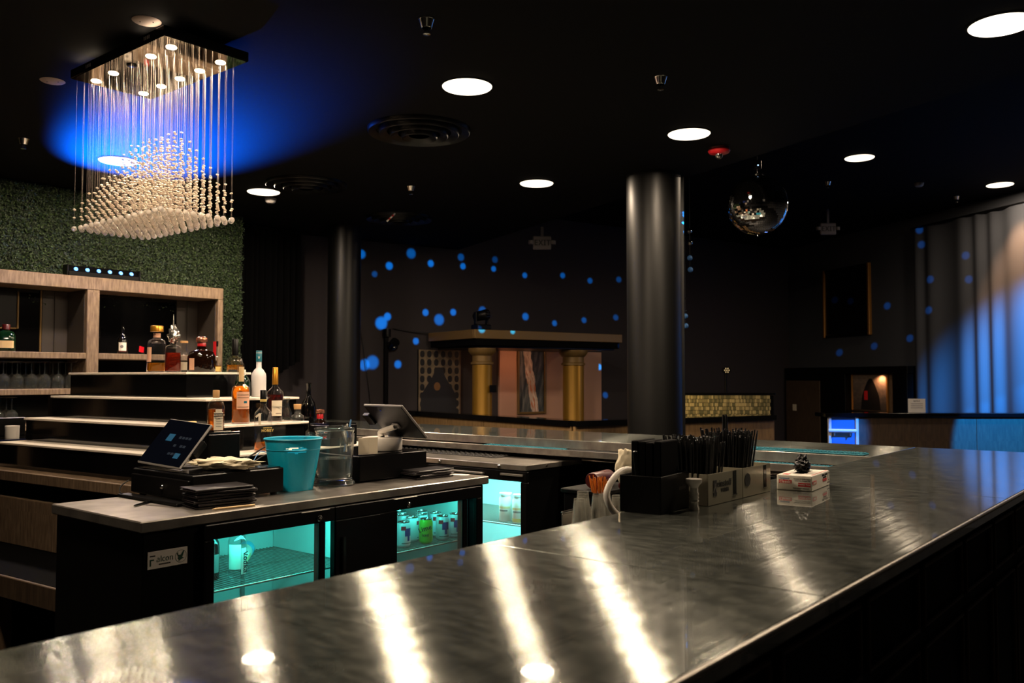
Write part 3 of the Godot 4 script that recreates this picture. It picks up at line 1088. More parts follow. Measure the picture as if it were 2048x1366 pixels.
func build_island() -> void:
	var t := thing("bottle_display", "stepped black bottle display with pale lit slab tops behind the cooler", "bottle display")
	for i in 4:
		var k: Array = TIERS[i]
		var vend := 1.72
		var r := isl_box(t, "riser", k[0] + 0.012, k[1] - 0.012, k[2] + 0.012, vend, k[3] + (0.0 if i == 0 else 0.0005), k[4] - 0.0125, M.black_gloss)
		r.set_meta("label", "black glossy riser")
		isl_box(t, "tread", k[0], k[1], k[2], vend + 0.005, k[4] - 0.012, k[4], M.white_slab, 0.002)
	# timber back counter below it
	var c := thing("back_counter", "timber back counter with a low open shelf under the stepped bottle display", "counter")
	isl_box(c, "counter_top", -0.24, 1.4, -0.20, 1.9, 0.875, 0.93, M.wood)
	isl_box(c, "recess_band", -0.19, 1.38, -0.17, 1.88, 0.78, 0.8745, M.black_matte)
	isl_box(c, "body_panel", -0.215, 1.38, -0.175, 1.88, 0.52, 0.7795, M.wood)
	isl_box(c, "kick_panel", -0.18, 1.38, -0.165, 1.86, 0.0, 0.4195, M.black_matte)
	isl_box(c, "shelf_top", -0.62, 1.36, -0.15, 1.88, 0.495, 0.5195, M.black_matte)
	isl_box(c, "shelf_edge", -0.64, -0.6205, -0.15, 1.88, 0.42, 0.52, M.wood_dark)
	isl_box(c, "shelf_bottom", -0.62, -0.2005, -0.15, 1.88, 0.42, 0.4945, M.black_matte)
	isl_box(c, "end_post", -0.62, -0.54, 0.72, 0.80, 0.0, 0.4195, M.wood_dark)
	# white canister on the dark ledge at the left
	var led := thing("side_cabinet", "black cabinet standing behind the left end of the steps, a canister on it", "cabinet", Vector3(2.18, 0, -6.08))
	part(led, "body", box_mesh(Vector3(0.62, 1.05, 0.40), 0.006), M.black_satin, Vector3(0, 0.525, 0))
	part(led, "top", box_mesh(Vector3(0.64, 0.02, 0.42), 0.004), M.black_gloss, Vector3(0, 1.0605, 0))
	part(led, "upstand", box_mesh(Vector3(0.64, 0.12, 0.05), 0.004), M.black_satin, Vector3(0, 1.1308, -0.185))
	var w := thing("white_canister", "small white canister on the black ledge at the left edge of the view", "canister", isl(-0.235, 1.03, 1.076))
	w.position = Vector3(2.325, 1.0708, -6.0)
	part(w, "body", lathe([[0.0, 0.0], [0.04, 0.0], [0.041, 0.004], [0.041, 0.062], [0.0, 0.062]], 24), M.white_plastic)
	part(w, "lid", lathe([[0.0, 0.062], [0.0425, 0.062], [0.0425, 0.078], [0.0, 0.08]], 24), M.white_plastic)


# ---------------------------------------------------------------- shelves, leaves, light bar
func leaf_mesh() -> ArrayMesh:
	var st := st_new()
	var l := 0.02
	var p := [Vector3(0, 0, 0), Vector3(-0.28, 0.35, 0.10), Vector3(0, 0.45, 0.0), Vector3(0.28, 0.35, 0.10), Vector3(0, 1, 0.12)]
	for t in [[0, 1, 2], [0, 2, 3], [1, 4, 2], [2, 4, 3]]:
		tri(st, p[t[0]] * l, p[t[1]] * l, p[t[2]] * l, Vector3.BACK)
	return done(st)


func build_shelf_wall() -> void:
	# artificial hedge on the wall
	var lm := StandardMaterial3D.new()
	lm.resource_name = "leaf"
	lm.albedo_color = Color.WHITE
	lm.vertex_color_use_as_albedo = true
	lm.roughness = 0.5
	var hedge := thing("leaf_wall", "dense artificial boxwood hedge panel covering the wall above the timber shelves", "hedge", Vector3(0, 0, -7.50))
	slab(hedge, "backing", Vector3(0.6, 0.9, 0.0), Vector3(4.955, 3.03, 0.012), mat("leaf_back", c8(14, 26, 12), 0.9), 0.0)
	var mm := MultiMesh.new()
	mm.transform_format = MultiMesh.TRANSFORM_3D
	mm.use_colors = true
	mm.mesh = leaf_mesh()
	var n := 44000
	mm.instance_count = n
	for i in n:
		var x := rng.randf_range(1.9, 4.96)
		var y := rng.randf_range(2.05, 3.02)
		if i % 6 == 0:
			x = rng.randf_range(4.45, 4.96)
			y = rng.randf_range(1.0, 2.3)
		var z := 0.012 + rng.randf() * rng.randf() * 0.06
		var b := Basis.from_euler(Vector3(rng.randf_range(-0.9, 0.5), rng.randf_range(-0.8, 0.8), rng.randf_range(-PI, PI)))
		mm.set_instance_transform(i, Transform3D(b * rng.randf_range(0.7, 1.3), Vector3(x, y, z)))
		var g := rng.randf()
		mm.set_instance_color(i, Color(0.012 + 0.034 * g * g, 0.027 + 0.06 * g * g, 0.009 + 0.009 * g))
	var mi := MultiMeshInstance3D.new()
	mi.name = "leaves"
	mi.multimesh = mm
	mi.material_override = lm
	mi.set_meta("kind", "stuff")
	hedge.add_child(mi)

	# timber shelf unit
	var s := thing("back_bar_shelves", "timber shelf unit with glass racks and dark backs under the hedge wall", "shelf unit")
	var zf := -7.10
	var zb := -7.44
	var w: Material = M.wood
	slab(s, "top_board", Vector3(0.229, 2.1626, zb), Vector3(4.5239, 2.2657, zf), w)
	slab(s, "upright", Vector3(3.2919, 0.0, zb + 0.001), Vector3(3.3915, 2.162, zf + 0.001), w)
	slab(s, "upright", Vector3(4.4712, 0.0, zb + 0.001), Vector3(4.5239, 2.162, zf), w)
	slab(s, "upright", Vector3(1.0305, 0.0, zb + 0.001), Vector3(1.1221, 2.162, zf), w)
	for y in [[1.6027, 1.6519], [1.321, 1.3668], [1.0485, 1.0943]]:
		slab(s, "shelf_board", Vector3(1.1232, y[0], zb + 0.001), Vector3(3.2913, y[1], zf - 0.001), w)
		slab(s, "shelf_board", Vector3(3.3921, y[0], zb + 0.001), Vector3(4.4707, y[1], zf - 0.001), w)
	slab(s, "back_board", Vector3(0.229, 0.018, zb - 0.02), Vector3(4.5228, 2.1592, zb), M.black_gloss)
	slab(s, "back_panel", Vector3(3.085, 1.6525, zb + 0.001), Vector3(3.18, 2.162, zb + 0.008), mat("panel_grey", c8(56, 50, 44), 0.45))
	slab(s, "back_panel", Vector3(3.182, 1.6525, zb + 0.001), Vector3(3.2913, 2.162, zb + 0.008), M.panel_grey)
	slab(s, "back_panel", Vector3(4.257, 1.6525, zb + 0.001), Vector3(4.36, 2.162, zb + 0.008), M.panel_grey)
	slab(s, "back_panel", Vector3(4.362, 1.6525, zb + 0.001), Vector3(4.4707, 2.162, zb + 0.008), M.panel_grey)
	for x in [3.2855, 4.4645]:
		slab(s, "upright_shade", Vector3(x, 1.654, zb + 0.01), Vector3(x + 0.006, 2.16, zf - 0.04), M.panel_grey, 0.001)  # dark sheets that stand for the shade on the uprights' inner faces
	slab(s, "panel_trim", Vector3(3.068, 1.6525, zb + 0.001), Vector3(3.0835, 2.162, zb + 0.012), M.gold_dim)
	# dark picture at the left end of the shelf
	var pic := thing("small_picture", "dark picture in a thin tan frame at the left end of the upper shelf", "picture", Vector3(2.66, 1.85, zb + 0.012))
	slab(pic, "canvas", Vector3(-0.2, 0, 0), Vector3(0.2, 0.25, 0.008), M.black_satin)
	slab(pic, "frame", Vector3(0.2005, -0.01, 0), Vector3(0.213, 0.25, 0.014), M.gold_dim)
	slab(pic, "frame", Vector3(-0.2, -0.012, 0), Vector3(0.2, -0.0005, 0.014), M.gold_dim)
	pic.scale = Vector3.ONE * 1.145
	# inverted stemmed glasses on two racks
	var g := thing("wine_glass", "stemmed wine glass standing rim down in the lower glass rack at the left", "glass", Vector3(2.0, 1.1405, -6.3), 0.0, "wine glasses on the racks")
	part(g, "bowl", lathe([[0.039, 0.0], [0.047, 0.056], [0.041, 0.088], [0.023, 0.108], [0.0055, 0.117]], 16), M.thick_glass)
	part(g, "stem", lathe([[0.005, 0.117], [0.004, 0.15], [0.005, 0.203]], 8), M.thick_glass)
	part(g, "foot", lathe([[0.0055, 0.203], [0.038, 0.210], [0.038, 0.212], [0.0, 0.213]], 16), M.thick_glass)
	var first := true
	for row in [[1.0948, 2.7709, 7], [1.3673, 3.206, 11]]:
		for r in 3:
			for i in row[2]:
				var x: float = row[1] - i * 0.10 - rng.randf_range(0, 0.006)
				var at := Vector3(x, row[0], -7.16 - r * 0.102)
				if first:
					g.position = at
					first = false
				else:
					copy(g, at, 0.0, "stemmed wine glass standing rim down in the lower glass rack at the left" if row[0] < 1.3 else "stemmed wine glass standing rim down in the upper glass rack at the left")
	# the bar light with six blue lamps lying on top of the shelf
	var b := thing("led_bar_light", "black bar light with six glowing blue lamps on top of the shelves", "stage light", Vector3(3.435, 2.2662, -7.14))
	b.scale = Vector3.ONE * 1.145
	part(b, "housing", prism([Vector2(-0.25, -0.045), Vector2(0.25, -0.045), Vector2(0.25, 0.03), Vector2(-0.25, 0.03)], 0.0, 0.03), M.black_satin)
	var face := part(b, "face_plate", box_mesh(Vector3(0.5, 0.058, 0.008), 0.002), M.black_gloss, Vector3(0, 0.047, 0.012))
	face.rotation.x = -0.5
	for i in 6:
		var l := part(b, "lamp", lathe([[0.0, 0.0], [0.014, 0.0], [0.012, 0.005], [0.0, 0.007]], 16), M.blue_led, Vector3(-0.2 + i * 0.08, 0.048, 0.018))
		l.rotation.x = PI / 2 - 0.5
	for x in [-0.26, 0.26]:
		part(b, "end_bracket", box_mesh(Vector3(0.012, 0.075, 0.07), 0.003), M.black_satin, Vector3(x, 0.0385, -0.005))


# ---------------------------------------------------------------- on the ceiling
func build_ceiling_items() -> void:
	var names := ["large round glowing ceiling light between the chandelier and the bar", "round glowing ceiling light in front of the dark back wall, above the booth", "round glowing ceiling light beside the red fire strobe", "round glowing ceiling light just right of the crystal chandelier", "largest round ceiling light, cut by the right edge of the picture", "round glowing ceiling light seen through the chandelier strings", "round ceiling light on the raised ceiling, right of the mirror ball", "smallest round ceiling light, high at the far right", "added round ceiling light above the bar, out of view to the left"]
	for i in DISCS.size():
		var d: Array = DISCS[i]
		var o := thing("ceiling_light", names[i], "ceiling light", Vector3(d[0], d[2], d[1]), 0.0, "round recessed ceiling lights")
		part(o, "diffuser", lathe([[0.0, -0.010], [0.131, -0.010], [0.136, -0.005], [0.136, 0.0]], 48), M.disc_glow)
		part(o, "rim", lathe([[0.1365, -0.004], [0.146, -0.004], [0.150, 0.0]], 48), M.ceiling_black)
	var sp := thing("ceiling_speaker", "round pale speaker grille in the ceiling above the chandelier's near corner", "speaker", Vector3(1.95, 3.04, -3.30), 0.0, "round ceiling speakers")
	sp.position = Vector3(1.95, 3.0399, -3.694)
	part(sp, "grille", lathe([[0.0, -0.004], [0.056, -0.004], [0.062, 0.0]], 40), mat("speaker_grille", c8(150, 132, 122), 0.7))
	part(sp, "screw", lathe([[0.0, -0.006], [0.003, -0.006], [0.003, -0.004]], 8), M.ink, Vector3(0.02, 0, 0.02))
	part(sp, "screw", lathe([[0.0, -0.006], [0.003, -0.006], [0.003, -0.004]], 8), M.ink, Vector3(-0.02, 0, -0.02))
	copy(sp, Vector3(2.036, 3.0399, -4.839), 0.0, "round pale speaker grille in the ceiling left of the chandelier")
	# sprinkler heads
	var pts := [[4.046, 3.04, -2.293], [5.073, 3.04, -5.23], [2.422, 3.04, -6.176], [9.536, 3.585, -3.344], [11.264, 3.585, -2.444], [2.73, 3.04, -2.72]]
	var labs := ["chrome sprinkler head above the middle of the bar, left of the strobe", "small chrome sprinkler head right of the chandelier, near the striped stick", "chrome sprinkler head in the ceiling at the left edge of the view", "tiny sprinkler head on the raised ceiling, right of the mirror ball", "tiny sprinkler head at the far right, left of the smallest light", "chrome sprinkler head cut by the top edge of the picture"]
	var s := thing("sprinkler_head", labs[0], "sprinkler", Vector3(4.046, 3.04, -2.293), 0.0, "chrome sprinkler heads")
	part(s, "cup", lathe([[0.022, -0.038], [0.024, -0.036], [0.034, -0.002], [0.036, 0.0]], 20), M.chrome)
	part(s, "frame_arm", box_mesh(Vector3(0.004, 0.03, 0.006), 0.001), M.chrome, Vector3(0.013, -0.05, 0))
	part(s, "frame_arm", box_mesh(Vector3(0.004, 0.03, 0.006), 0.001), M.chrome, Vector3(-0.013, -0.05, 0))
	part(s, "deflector", lathe([[0.0, -0.068], [0.017, -0.066], [0.017, -0.063], [0.006, -0.060], [0.0, -0.060]], 14), M.chrome)
	for i in range(1, 6):
		copy(s, Vector3(pts[i][0], pts[i][1], pts[i][2]), 0.3 * i, labs[i])
	# detectors
	var d := thing("smoke_detector", "small pale smoke detector below the light right of the chandelier", "smoke detector", Vector3(4.632, 3.04, -6.55), 0.0, "ceiling smoke detectors")
	part(d, "base", lathe([[0.0, -0.012], [0.05, -0.012], [0.05, 0.0]], 24), M.grey_plastic)
	part(d, "cover", lathe([[0.0, -0.042], [0.03, -0.042], [0.044, -0.03], [0.046, -0.0125]], 24), M.grey_plastic)
	copy(d, Vector3(10.217, 3.585, -2.589), 0.0, "small pale smoke detector on the raised ceiling at the far right")
	var f := thing("fire_strobe", "red round fire alarm strobe on the ceiling left of the mirror ball", "fire alarm", Vector3(5.561, 3.04, -2.697))
	part(f, "backplate", lathe([[0.0, -0.012], [0.07, -0.012], [0.072, -0.008], [0.072, 0.0]], 32), M.red_dark)
	part(f, "body", lathe([[0.0, -0.045], [0.04, -0.045], [0.068, -0.035], [0.076, -0.022], [0.072, -0.0125]], 32), M.red_plastic)
	part(f, "lens", lathe([[0.0, -0.078], [0.014, -0.076], [0.024, -0.066], [0.026, -0.046]], 20), M.chrome)
	# round air diffusers
	var c := thing("air_diffuser", "black round air diffuser in the ceiling between two large lights", "air vent", Vector3(3.93, 3.04, -3.98), 0.0, "black round air diffusers")
	for k in 4:
		var r := 0.32 - k * 0.07
		part(c, "cone", lathe([[r - 0.045, -0.006 - k * 0.012], [r, -0.026 - k * 0.012], [r + 0.006, -0.020 - k * 0.012], [r + 0.01, 0.0]], 48), M.black_satin)
	copy(c, Vector3(4.46, 3.04, -5.82), 0.0, "black round air diffuser behind the light right of the chandelier")
	copy(c, Vector3(6.0, 3.04, -6.35), 0.0, "black round air diffuser farthest back, above the dotted wall")
	# striped stick hanging on a thread
	var k2 := thing("striped_stick", "small red and white striped stick hanging slanted from the ceiling", "ornament", Vector3(5.6, 3.04, -6.0))
	var st := st_new()
	add_rod(st, Vector3(0.0, -0.03, 0.0), Vector3(0, 0, 0), 0.001, 5)
	part(k2, "thread", st.commit(), M.ink)
	for i in 5:
		var s2 := st_new()
		var dir := Vector3(0.045, 0.055, 0.028).normalized()
		add_rod(s2, Vector3(0, -0.085, 0) - dir * (0.055 - i * 0.022), Vector3(0, -0.085, 0) - dir * (0.055 - (i + 1) * 0.022), 0.008, 10)
		part(k2, "band", s2.commit(), M.red_plastic if i % 2 else M.white_plastic)
	k2.position = Vector3(5.62, 3.04, -6.06)
	# mirror ball with motor
	var mb := thing("mirror_ball", "large mirror ball hanging in front of the dark right side", "mirror ball", Vector3(6.13, 2.725, -2.67))
	var R := 0.22
	var groups := [st_new(), st_new(), st_new()]
	var rows := 44
	for i in rows:
		var th := PI * (i + 0.5) / rows
		var cnt := maxi(int(TAU * sin(th) * rows / PI), 3)
		for j in cnt:
			var ph := TAU * j / cnt
			var nrm := Vector3(sin(th) * cos(ph), cos(th), sin(th) * sin(ph))
			var wob := Vector3(rng.randf_range(-1, 1), rng.randf_range(-1, 1), rng.randf_range(-1, 1)) * 0.018
			var n2 := (nrm + wob).normalized()
			var e := n2.cross(Vector3.UP).normalized()
			var u := e.cross(n2).normalized()
			var half := R * PI / rows * 0.47
			var wx := R * sin(th) * PI / cnt * 0.94
			var p := nrm * R
			var tg: SurfaceTool = groups[j % 3]
			quad(tg, p - e * wx - u * half, p + e * wx - u * half, p + e * wx + u * half, p - e * wx + u * half, n2)
	part(mb, "core", lathe([[0.0, -0.217], [0.06, -0.2085], [0.12, -0.181], [0.17, -0.135], [0.2, -0.084], [0.216, -0.02], [0.216, 0.02], [0.2, 0.084], [0.17, 0.135], [0.12, 0.181], [0.06, 0.2085], [0.0, 0.217]], 32), M.black_matte)
	for g2 in groups:
		part(mb, "mirror_tiles", done(g2), M.mirror).set_meta("kind", "stuff")
	part(mb, "top_cap", lathe([[0.0, 0.214], [0.04, 0.214], [0.04, 0.226], [0.012, 0.235], [0.0, 0.235]], 20), M.chrome)
	part(mb, "bottom_ring", lathe([[0.0, -0.232], [0.006, -0.23], [0.006, -0.214], [0.0, -0.214]], 12), M.chrome)
	var ch := st_new()
	add_rod(ch, Vector3(0, 0.235, 0), Vector3(0, 0.82, 0), 0.004, 6)
	part(mb, "hanger", ch.commit(), M.steel_matte)
	part(mb, "motor", lathe([[0.0, 0.27], [0.03, 0.27], [0.032, 0.275], [0.032, 0.33], [0.0, 0.33]], 16), M.black_satin)
	part(mb, "motor_lamp", lathe([[0.0, 0.285], [0.006, 0.288], [0.006, 0.293], [0.0, 0.296]], 8), M.white_led, Vector3(-0.028, 0, 0.02))
	# the ball throws the blue beam that strikes it round the room
	var ball := Vector3(6.13, 2.725, -2.67)
	for q in DOTS:
		var target: Vector3 = W1P + W1D * q[0] + Vector3(0, q[1], 0)
		throw_dot(ball, target, q[2], q[3])
	for q in DOTS2:
		var target: Vector3 = W2P + W2D * q[0] + Vector3(0, q[1], 0)
		throw_dot(ball, target, 0.05, q[2])


func throw_dot(ball: Vector3, target: Vector3, r: float, k: float) -> void:
	var d := (target - ball).normalized()
	var dist := (target - ball).length()
	var half := rad_to_deg(atan(1.25 * r / dist))
	spot("mirror_ball_beam", ball + d * 0.235, target, half, 0.7, Color(0.0, 0.53, 1.0), 12.0 * k * dist * dist, 0.01)


# spots on the back wall (along the wall, height, radius, strength), then those on the right hand wall
const DOTS := [[-3.11, 2.85, 0.062, 0.5], [-3.10, 2.66, 0.05, 1.0], [-3.01, 2.30, 0.055, 1.1], [-3.15, 2.16, 0.05, 1.0], [-3.0, 1.96, 0.058, 0.6], [-3.05, 1.56, 0.085, 0.6], [-2.92, 1.55, 0.045, 0.9], [-2.43, 2.88, 0.052, 0.7], [-2.26, 2.66, 0.028, 0.3], [-2.07, 2.77, 0.046, 1.0], [-1.78, 2.94, 0.06, 0.5], [-1.51, 2.84, 0.042, 1.0], [-1.08, 2.95, 0.046, 0.35], [-1.05, 2.84, 0.04, 0.8], [-0.57, 2.96, 0.042, 0.2], [-0.59, 2.84, 0.036, 0.7], [-0.10, 2.79, 0.036, 0.6], [0.53, 2.83, 0.036, 0.5], [1.01, 2.79, 0.03, 0.4], [1.54, 2.84, 0.03, 0.25], [-2.17, 2.09, 0.075, 1.2], [-2.09, 2.17, 0.046, 1.2], [-1.58, 2.24, 0.042, 1.0], [-1.39, 2.16, 0.068, 0.8], [-1.19, 2.26, 0.042, 1.0], [-0.76, 2.30, 0.052, 0.5], [-0.09, 2.25, 0.048, 0.7], [0.39, 2.18, 0.038, 0.6], [0.90, 2.24, 0.036, 0.45], [1.48, 2.30, 0.03, 0.3], [-1.71, 1.89, 0.04, 1.0], [-1.15, 1.82, 0.042, 0.9], [-0.94, 1.76, 0.042, 0.9], [-1.95, 1.61, 0.046, 1.0], [-2.38, 1.60, 0.064, 1.0], [-2.28, 1.63, 0.078, 0.8], [-1.48, 1.78, 0.06, 0.7], [1.16, 1.59, 0.034, 0.4], [1.28, 1.21, 0.034, 0.4], [-2.62, 2.11, 0.03, 1.4]]
const DOTS2 := [[-1.52, 3.4, 0.120], [-1.55, 3.2, 0.100], [-2.32, 2.95, 0.120], [-2.36, 2.65, 0.120], [-1.7, 2.72, 0.120], [-0.84, 2.45, 0.120], [-1.66, 2.32, 0.140], [-1.28, 1.98, 0.120], [0.25, 1.83, 0.100], [-0.55, 1.9, 0.100], [0.34, 2.63, 0.160], [-0.04, 2.58, 0.140]]


# ---------------------------------------------------------------- chandelier
func build_chandelier() -> void:
	var c := thing("chandelier", "rectangular crystal rain chandelier hanging over the bar counter", "chandelier", Vector3(2.185, 0, -4.03))
	var y := 2.955
	var hx := 0.215
	var hz := 0.45
	var can_ := part(c, "canopy", box_mesh(Vector3(hx * 2, 0.045, hz * 2), 0.003), M.black_gloss, Vector3(0, y + 0.0245, 0))
	for z in [0.28, -0.28]:
		for k in 4:
			part(can_, "vent_slot", box_mesh(Vector3(0.001, 0.016, 0.005), 0.0), M.steel_matte, Vector3(-hx - 0.0006, 0.0, z + k * 0.014))
	part(c, "mirror_plate", box_mesh(Vector3(hx * 2 - 0.01, 0.0015, hz * 2 - 0.01), 0.0), M.mirror_plate, Vector3(0, y + 0.001, 0))
	for x in [-0.12, 0.12]:
		part(c, "bracket", box_mesh(Vector3(0.03, 0.036, 0.5), 0.003), M.black_satin, Vector3(x, 3.021, 0))
	# ten small spot lamps, one of them out
	for i in 2:
		for j in 5:
			var at := Vector3([-0.118, 0.133][i], y - 0.001, 0.34 - j * 0.18)
			var lit := not (i == 0 and j == 2)
			part(c, "spot_lamp", lathe([[0.0, -0.004], [0.022, -0.004], [0.025, 0.0]], 20), M.spot_glow if lit else M.black_satin, at)
			if lit:
				spot("chandelier_glow", c.position + at + Vector3(0, -0.012, 0), c.position + at + Vector3(0, -1, 0), 82.0, 0.6, WARM, 0.48, 0.022)
	# warm light that escapes above the canopy
	for z in [-0.32, 0.3]:
		area("canopy_glow", c.position + Vector3(-0.19, 3.008, z), Vector3(-0.25, 1, 0.0), Vector2(0.02, 0.22), WARM, 0.02)
	var strands := st_new()
	var beads := []
	var balls := []
	var rows := 29
	for j in rows:
		var z := 0.415 - 0.83 * j / (rows - 1)
		var off := 0.0097 if j % 2 else 0.0
		for i in 10:
			var x := -0.194 + i * 0.0388 + off * 2.0 + rng.randf_range(-0.004, 0.004)
			z = 0.415 - 0.83 * j / (rows - 1) + rng.randf_range(-0.003, 0.003)
			balls.append(Vector3(x, 2.195, z))
			var ex := 1.0 - absf(x) / 0.205
			var ez := minf(1.0, (1.0 - absf(z) / 0.43) * 1.9)
			var hill := 0.085 + 0.36 * minf(ex, ez)
			add_rod(strands, Vector3(x, 2.21, z), Vector3(x, y, z), 0.00055, 4)
			var h := 0.05 + rng.randf_range(-0.006, 0.006)
			while h < hill + 0.01:
				beads.append(Vector3(x, 2.195 + h, z))
				h += 0.041
	part(c, "crystal_strands", strands.commit(), M.strand).set_meta("kind", "stuff")
	var bm := lathe([[0.0, -0.0045], [0.005, -0.0035], [0.0082, 0.0], [0.005, 0.0035], [0.0, 0.0045]], 8)
	var mm := MultiMesh.new()
	mm.transform_format = MultiMesh.TRANSFORM_3D
	mm.mesh = bm
	mm.instance_count = beads.size()
	for i in beads.size():
		mm.set_instance_transform(i, Transform3D(Basis.from_euler(Vector3(rng.randf_range(-0.3, 0.3), 0, rng.randf_range(-0.3, 0.3))), beads[i]))
	var mi := MultiMeshInstance3D.new()
	mi.name = "crystal_beads"
	mi.multimesh = mm
	mi.material_override = M.bead
	mi.set_meta("kind", "stuff")
	c.add_child(mi)
	var prof := []
	for i in 13:
		var t := -PI / 2 + PI * i / 12
		prof.append([0.0132 * cos(t), 0.0132 * sin(t)])
	var ball := lathe(prof, 16)
	for b in balls:
		part(c, "crystal_ball", ball, M.crystal, b)


# ---------------------------------------------------------------- things on the cooler worktop
const CT := 0.9655


# a tablet given by three corners of its screen: bottom left, bottom right, top left
func tablet(t: Node3D, bl: Vector3, br: Vector3, tl: Vector3) -> Node3D:
	var x := (br - bl)
	var w := x.length()
	x = x.normalized()
	var y := (tl - bl)
	y = (y - x * y.dot(x))
	var h := y.length()
	y = y.normalized()
	var z := x.cross(y)
	var body := Node3D.new()
	body.name = "tablet"
	t.add_child(body)
	body.transform = Transform3D(Basis(x, y, z), (bl + x * w / 2.0 + y * h / 2.0) - t.position)
	part(body, "case", box_mesh(Vector3(w, h, 0.012), 0.004), M.grey_plastic, Vector3(0, 0, -0.0062))
	body.set_meta("w", w)
	body.set_meta("h", h)
	return body


func presenter(at: Vector3, turn: float, label: String, group: String, open := 0.0) -> void:
	var t := thing("check_presenter", label, "bill folder", at, turn, group)
	part(t, "cover", box_mesh(Vector3(0.128, 0.0026, 0.235), 0.001), M.leather, Vector3(0, 0.0014, 0))
	var top := part(t, "cover", box_mesh(Vector3(0.128, 0.0026, 0.235), 0.001), M.leather, Vector3(0, 0.0072 + open * 0.5, 0))
	top.rotation.z = open * 6.0
	part(t, "spine", box_mesh(Vector3(0.006, 0.0086, 0.235), 0.002), M.leather, Vector3(-0.064, 0.0044, 0))


func build_counter_items() -> void:
	# left till drawer
	var d := thing("cash_drawer", "black cash drawer with a small lock under the lit tablet", "cash drawer", Vector3(2.06, CT, -3.325))
	part(d, "case", box_mesh(Vector3(0.42, 0.10, 0.46), 0.004), M.black_satin, Vector3(0, 0.062, 0))
	part(d, "drawer_front", box_mesh(Vector3(0.012, 0.075, 0.44), 0.003), M.black_satin, Vector3(-0.2165, 0.055, 0))
	var lk := part(d, "lock", lathe([[0.0, 0.0], [0.011, 0.0], [0.011, 0.004], [0.007, 0.008], [0.0, 0.008]], 16), M.chrome, Vector3(-0.2228, 0.055, 0.03))
	lk.rotation.z = PI / 2
	part(d, "top_tray", box_mesh(Vector3(0.40, 0.004, 0.44), 0.001), M.black_gloss, Vector3(0, 0.1143, 0))
	for x in [-0.18, 0.18]:
		for z in [-0.2, 0.2]:
			part(d, "foot", lathe([[0.0, 0.0], [0.014, 0.0], [0.014, 0.0118], [0.0, 0.0118]], 10), M.black_rubber, Vector3(x, 0, z))
	part(d, "base_lip", box_mesh(Vector3(0.05, 0.012, 0.46), 0.003), M.black_satin, Vector3(-0.25, 0.0065, 0.0))
	# lit tablet on its stand
	var t := thing("pos_tablet", "tablet with glowing turquoise tiles tilted on a stand atop the left till drawer", "tablet", Vector3(1.98, CT + 0.1175, -3.36))
	var body := tablet(t, Vector3(1.8269, 1.1111, -3.4805), Vector3(1.8882, 1.0902, -3.2566), Vector3(1.9793, 1.2839, -3.5358))
	var w: float = body.get_meta("w")
	var h: float = body.get_meta("h")
	part(body, "screen", box_mesh(Vector3(w - 0.012, h - 0.012, 0.0014), 0.0), M.screen_dark, Vector3(0, 0, 0.0008))
	part(body, "screen_tile", box_mesh(Vector3(0.032, 0.036, 0.0008), 0.0), M.screen_tile, Vector3(-0.038, 0.022, 0.0018))
	part(body, "screen_tile", box_mesh(Vector3(0.026, 0.026, 0.0008), 0.0), M.screen_tile, Vector3(0.058, -0.062, 0.0018))
	var dim := glow("screen_text", Color(0.05, 0.16, 0.24), 0.35, c8(5, 8, 10))
	for r in 3:
		for k in 4:
			if (r * 3 + k) % 5 < 4:
				part(body, "screen_text", box_mesh(Vector3(0.013, 0.012, 0.0007), 0.0), dim, Vector3(0.012 + k * 0.017, 0.028 - r * 0.042, 0.0017))
	part(body, "card_reader", box_mesh(Vector3(0.02, 0.075, 0.03), 0.004), M.black_satin, Vector3(w / 2.0 + 0.0105, -0.005, -0.016))
	var arm := st_new()
	add_tube(arm, curve([Vector3(0.03, 0.012, -0.06), Vector3(0.03, 0.05, -0.065), Vector3(0.0, 0.085, -0.06), Vector3(-0.035, 0.098, -0.05)], 10), 0.014, 10)
	part(t, "stand_arm", arm.commit(), M.grey_plastic)
	part(t, "stand_foot", lathe([[0.0, 0.0], [0.085, 0.0], [0.085, 0.004], [0.03, 0.014], [0.0, 0.016]], 28), M.grey_plastic, Vector3(0.03, 0.0, -0.06))
	# receipt printer, with the small bottle on it
	var p := thing("receipt_printer", "black box-shaped receipt printer behind the lit tablet, a whiskey bottle standing on it", "printer", Vector3(2.19, CT + 0.1175, -3.49))
	part(p, "body", box_mesh(Vector3(0.155, 0.128, 0.165), 0.006), M.black_satin, Vector3(0, 0.0645, 0))
	part(p, "lid", box_mesh(Vector3(0.15, 0.006, 0.16), 0.002), M.black_gloss, Vector3(0, 0.1318, 0))
	part(p, "paper_slot", box_mesh(Vector3(0.08, 0.002, 0.006), 0.0), M.white_paper, Vector3(0, 0.1358, 0.06))
	# white bar towel draped on the drawer
	var cl := thing("bar_towel", "crumpled white bar towel lying on the left till drawer behind the folders", "towel", Vector3(2.03, CT + 0.1415, -3.155), -0.85)
	part(cl, "cloth", lump(Vector3(0.24, 0.046, 0.085), 9, 0.5, 22, 40), M.cloth_white)
	# folders in front of the drawer
	var labs := ["black bill folder at the bottom of the left stack", "second black bill folder from the bottom of the left stack", "third black bill folder from the bottom of the left stack", "middle black bill folder of the left stack", "fifth black bill folder from the bottom of the left stack", "black bill folder just below the top one of the left stack", "black leather bill folder lying on top of the left stack"]
	for i in 7:
		presenter(Vector3(1.915 + [0.0, 0.006, -0.004, 0.004, -0.002, 0.008, -0.008][i], CT + i * 0.0108, -3.02 + 0.003 * (i % 3)), 1.42 + [0.0, 0.05, -0.04, 0.06, 0.02, -0.05, 0.07][i], labs[i], "black bill folders in the left stack", 0.003 if i == 6 else 0.0)
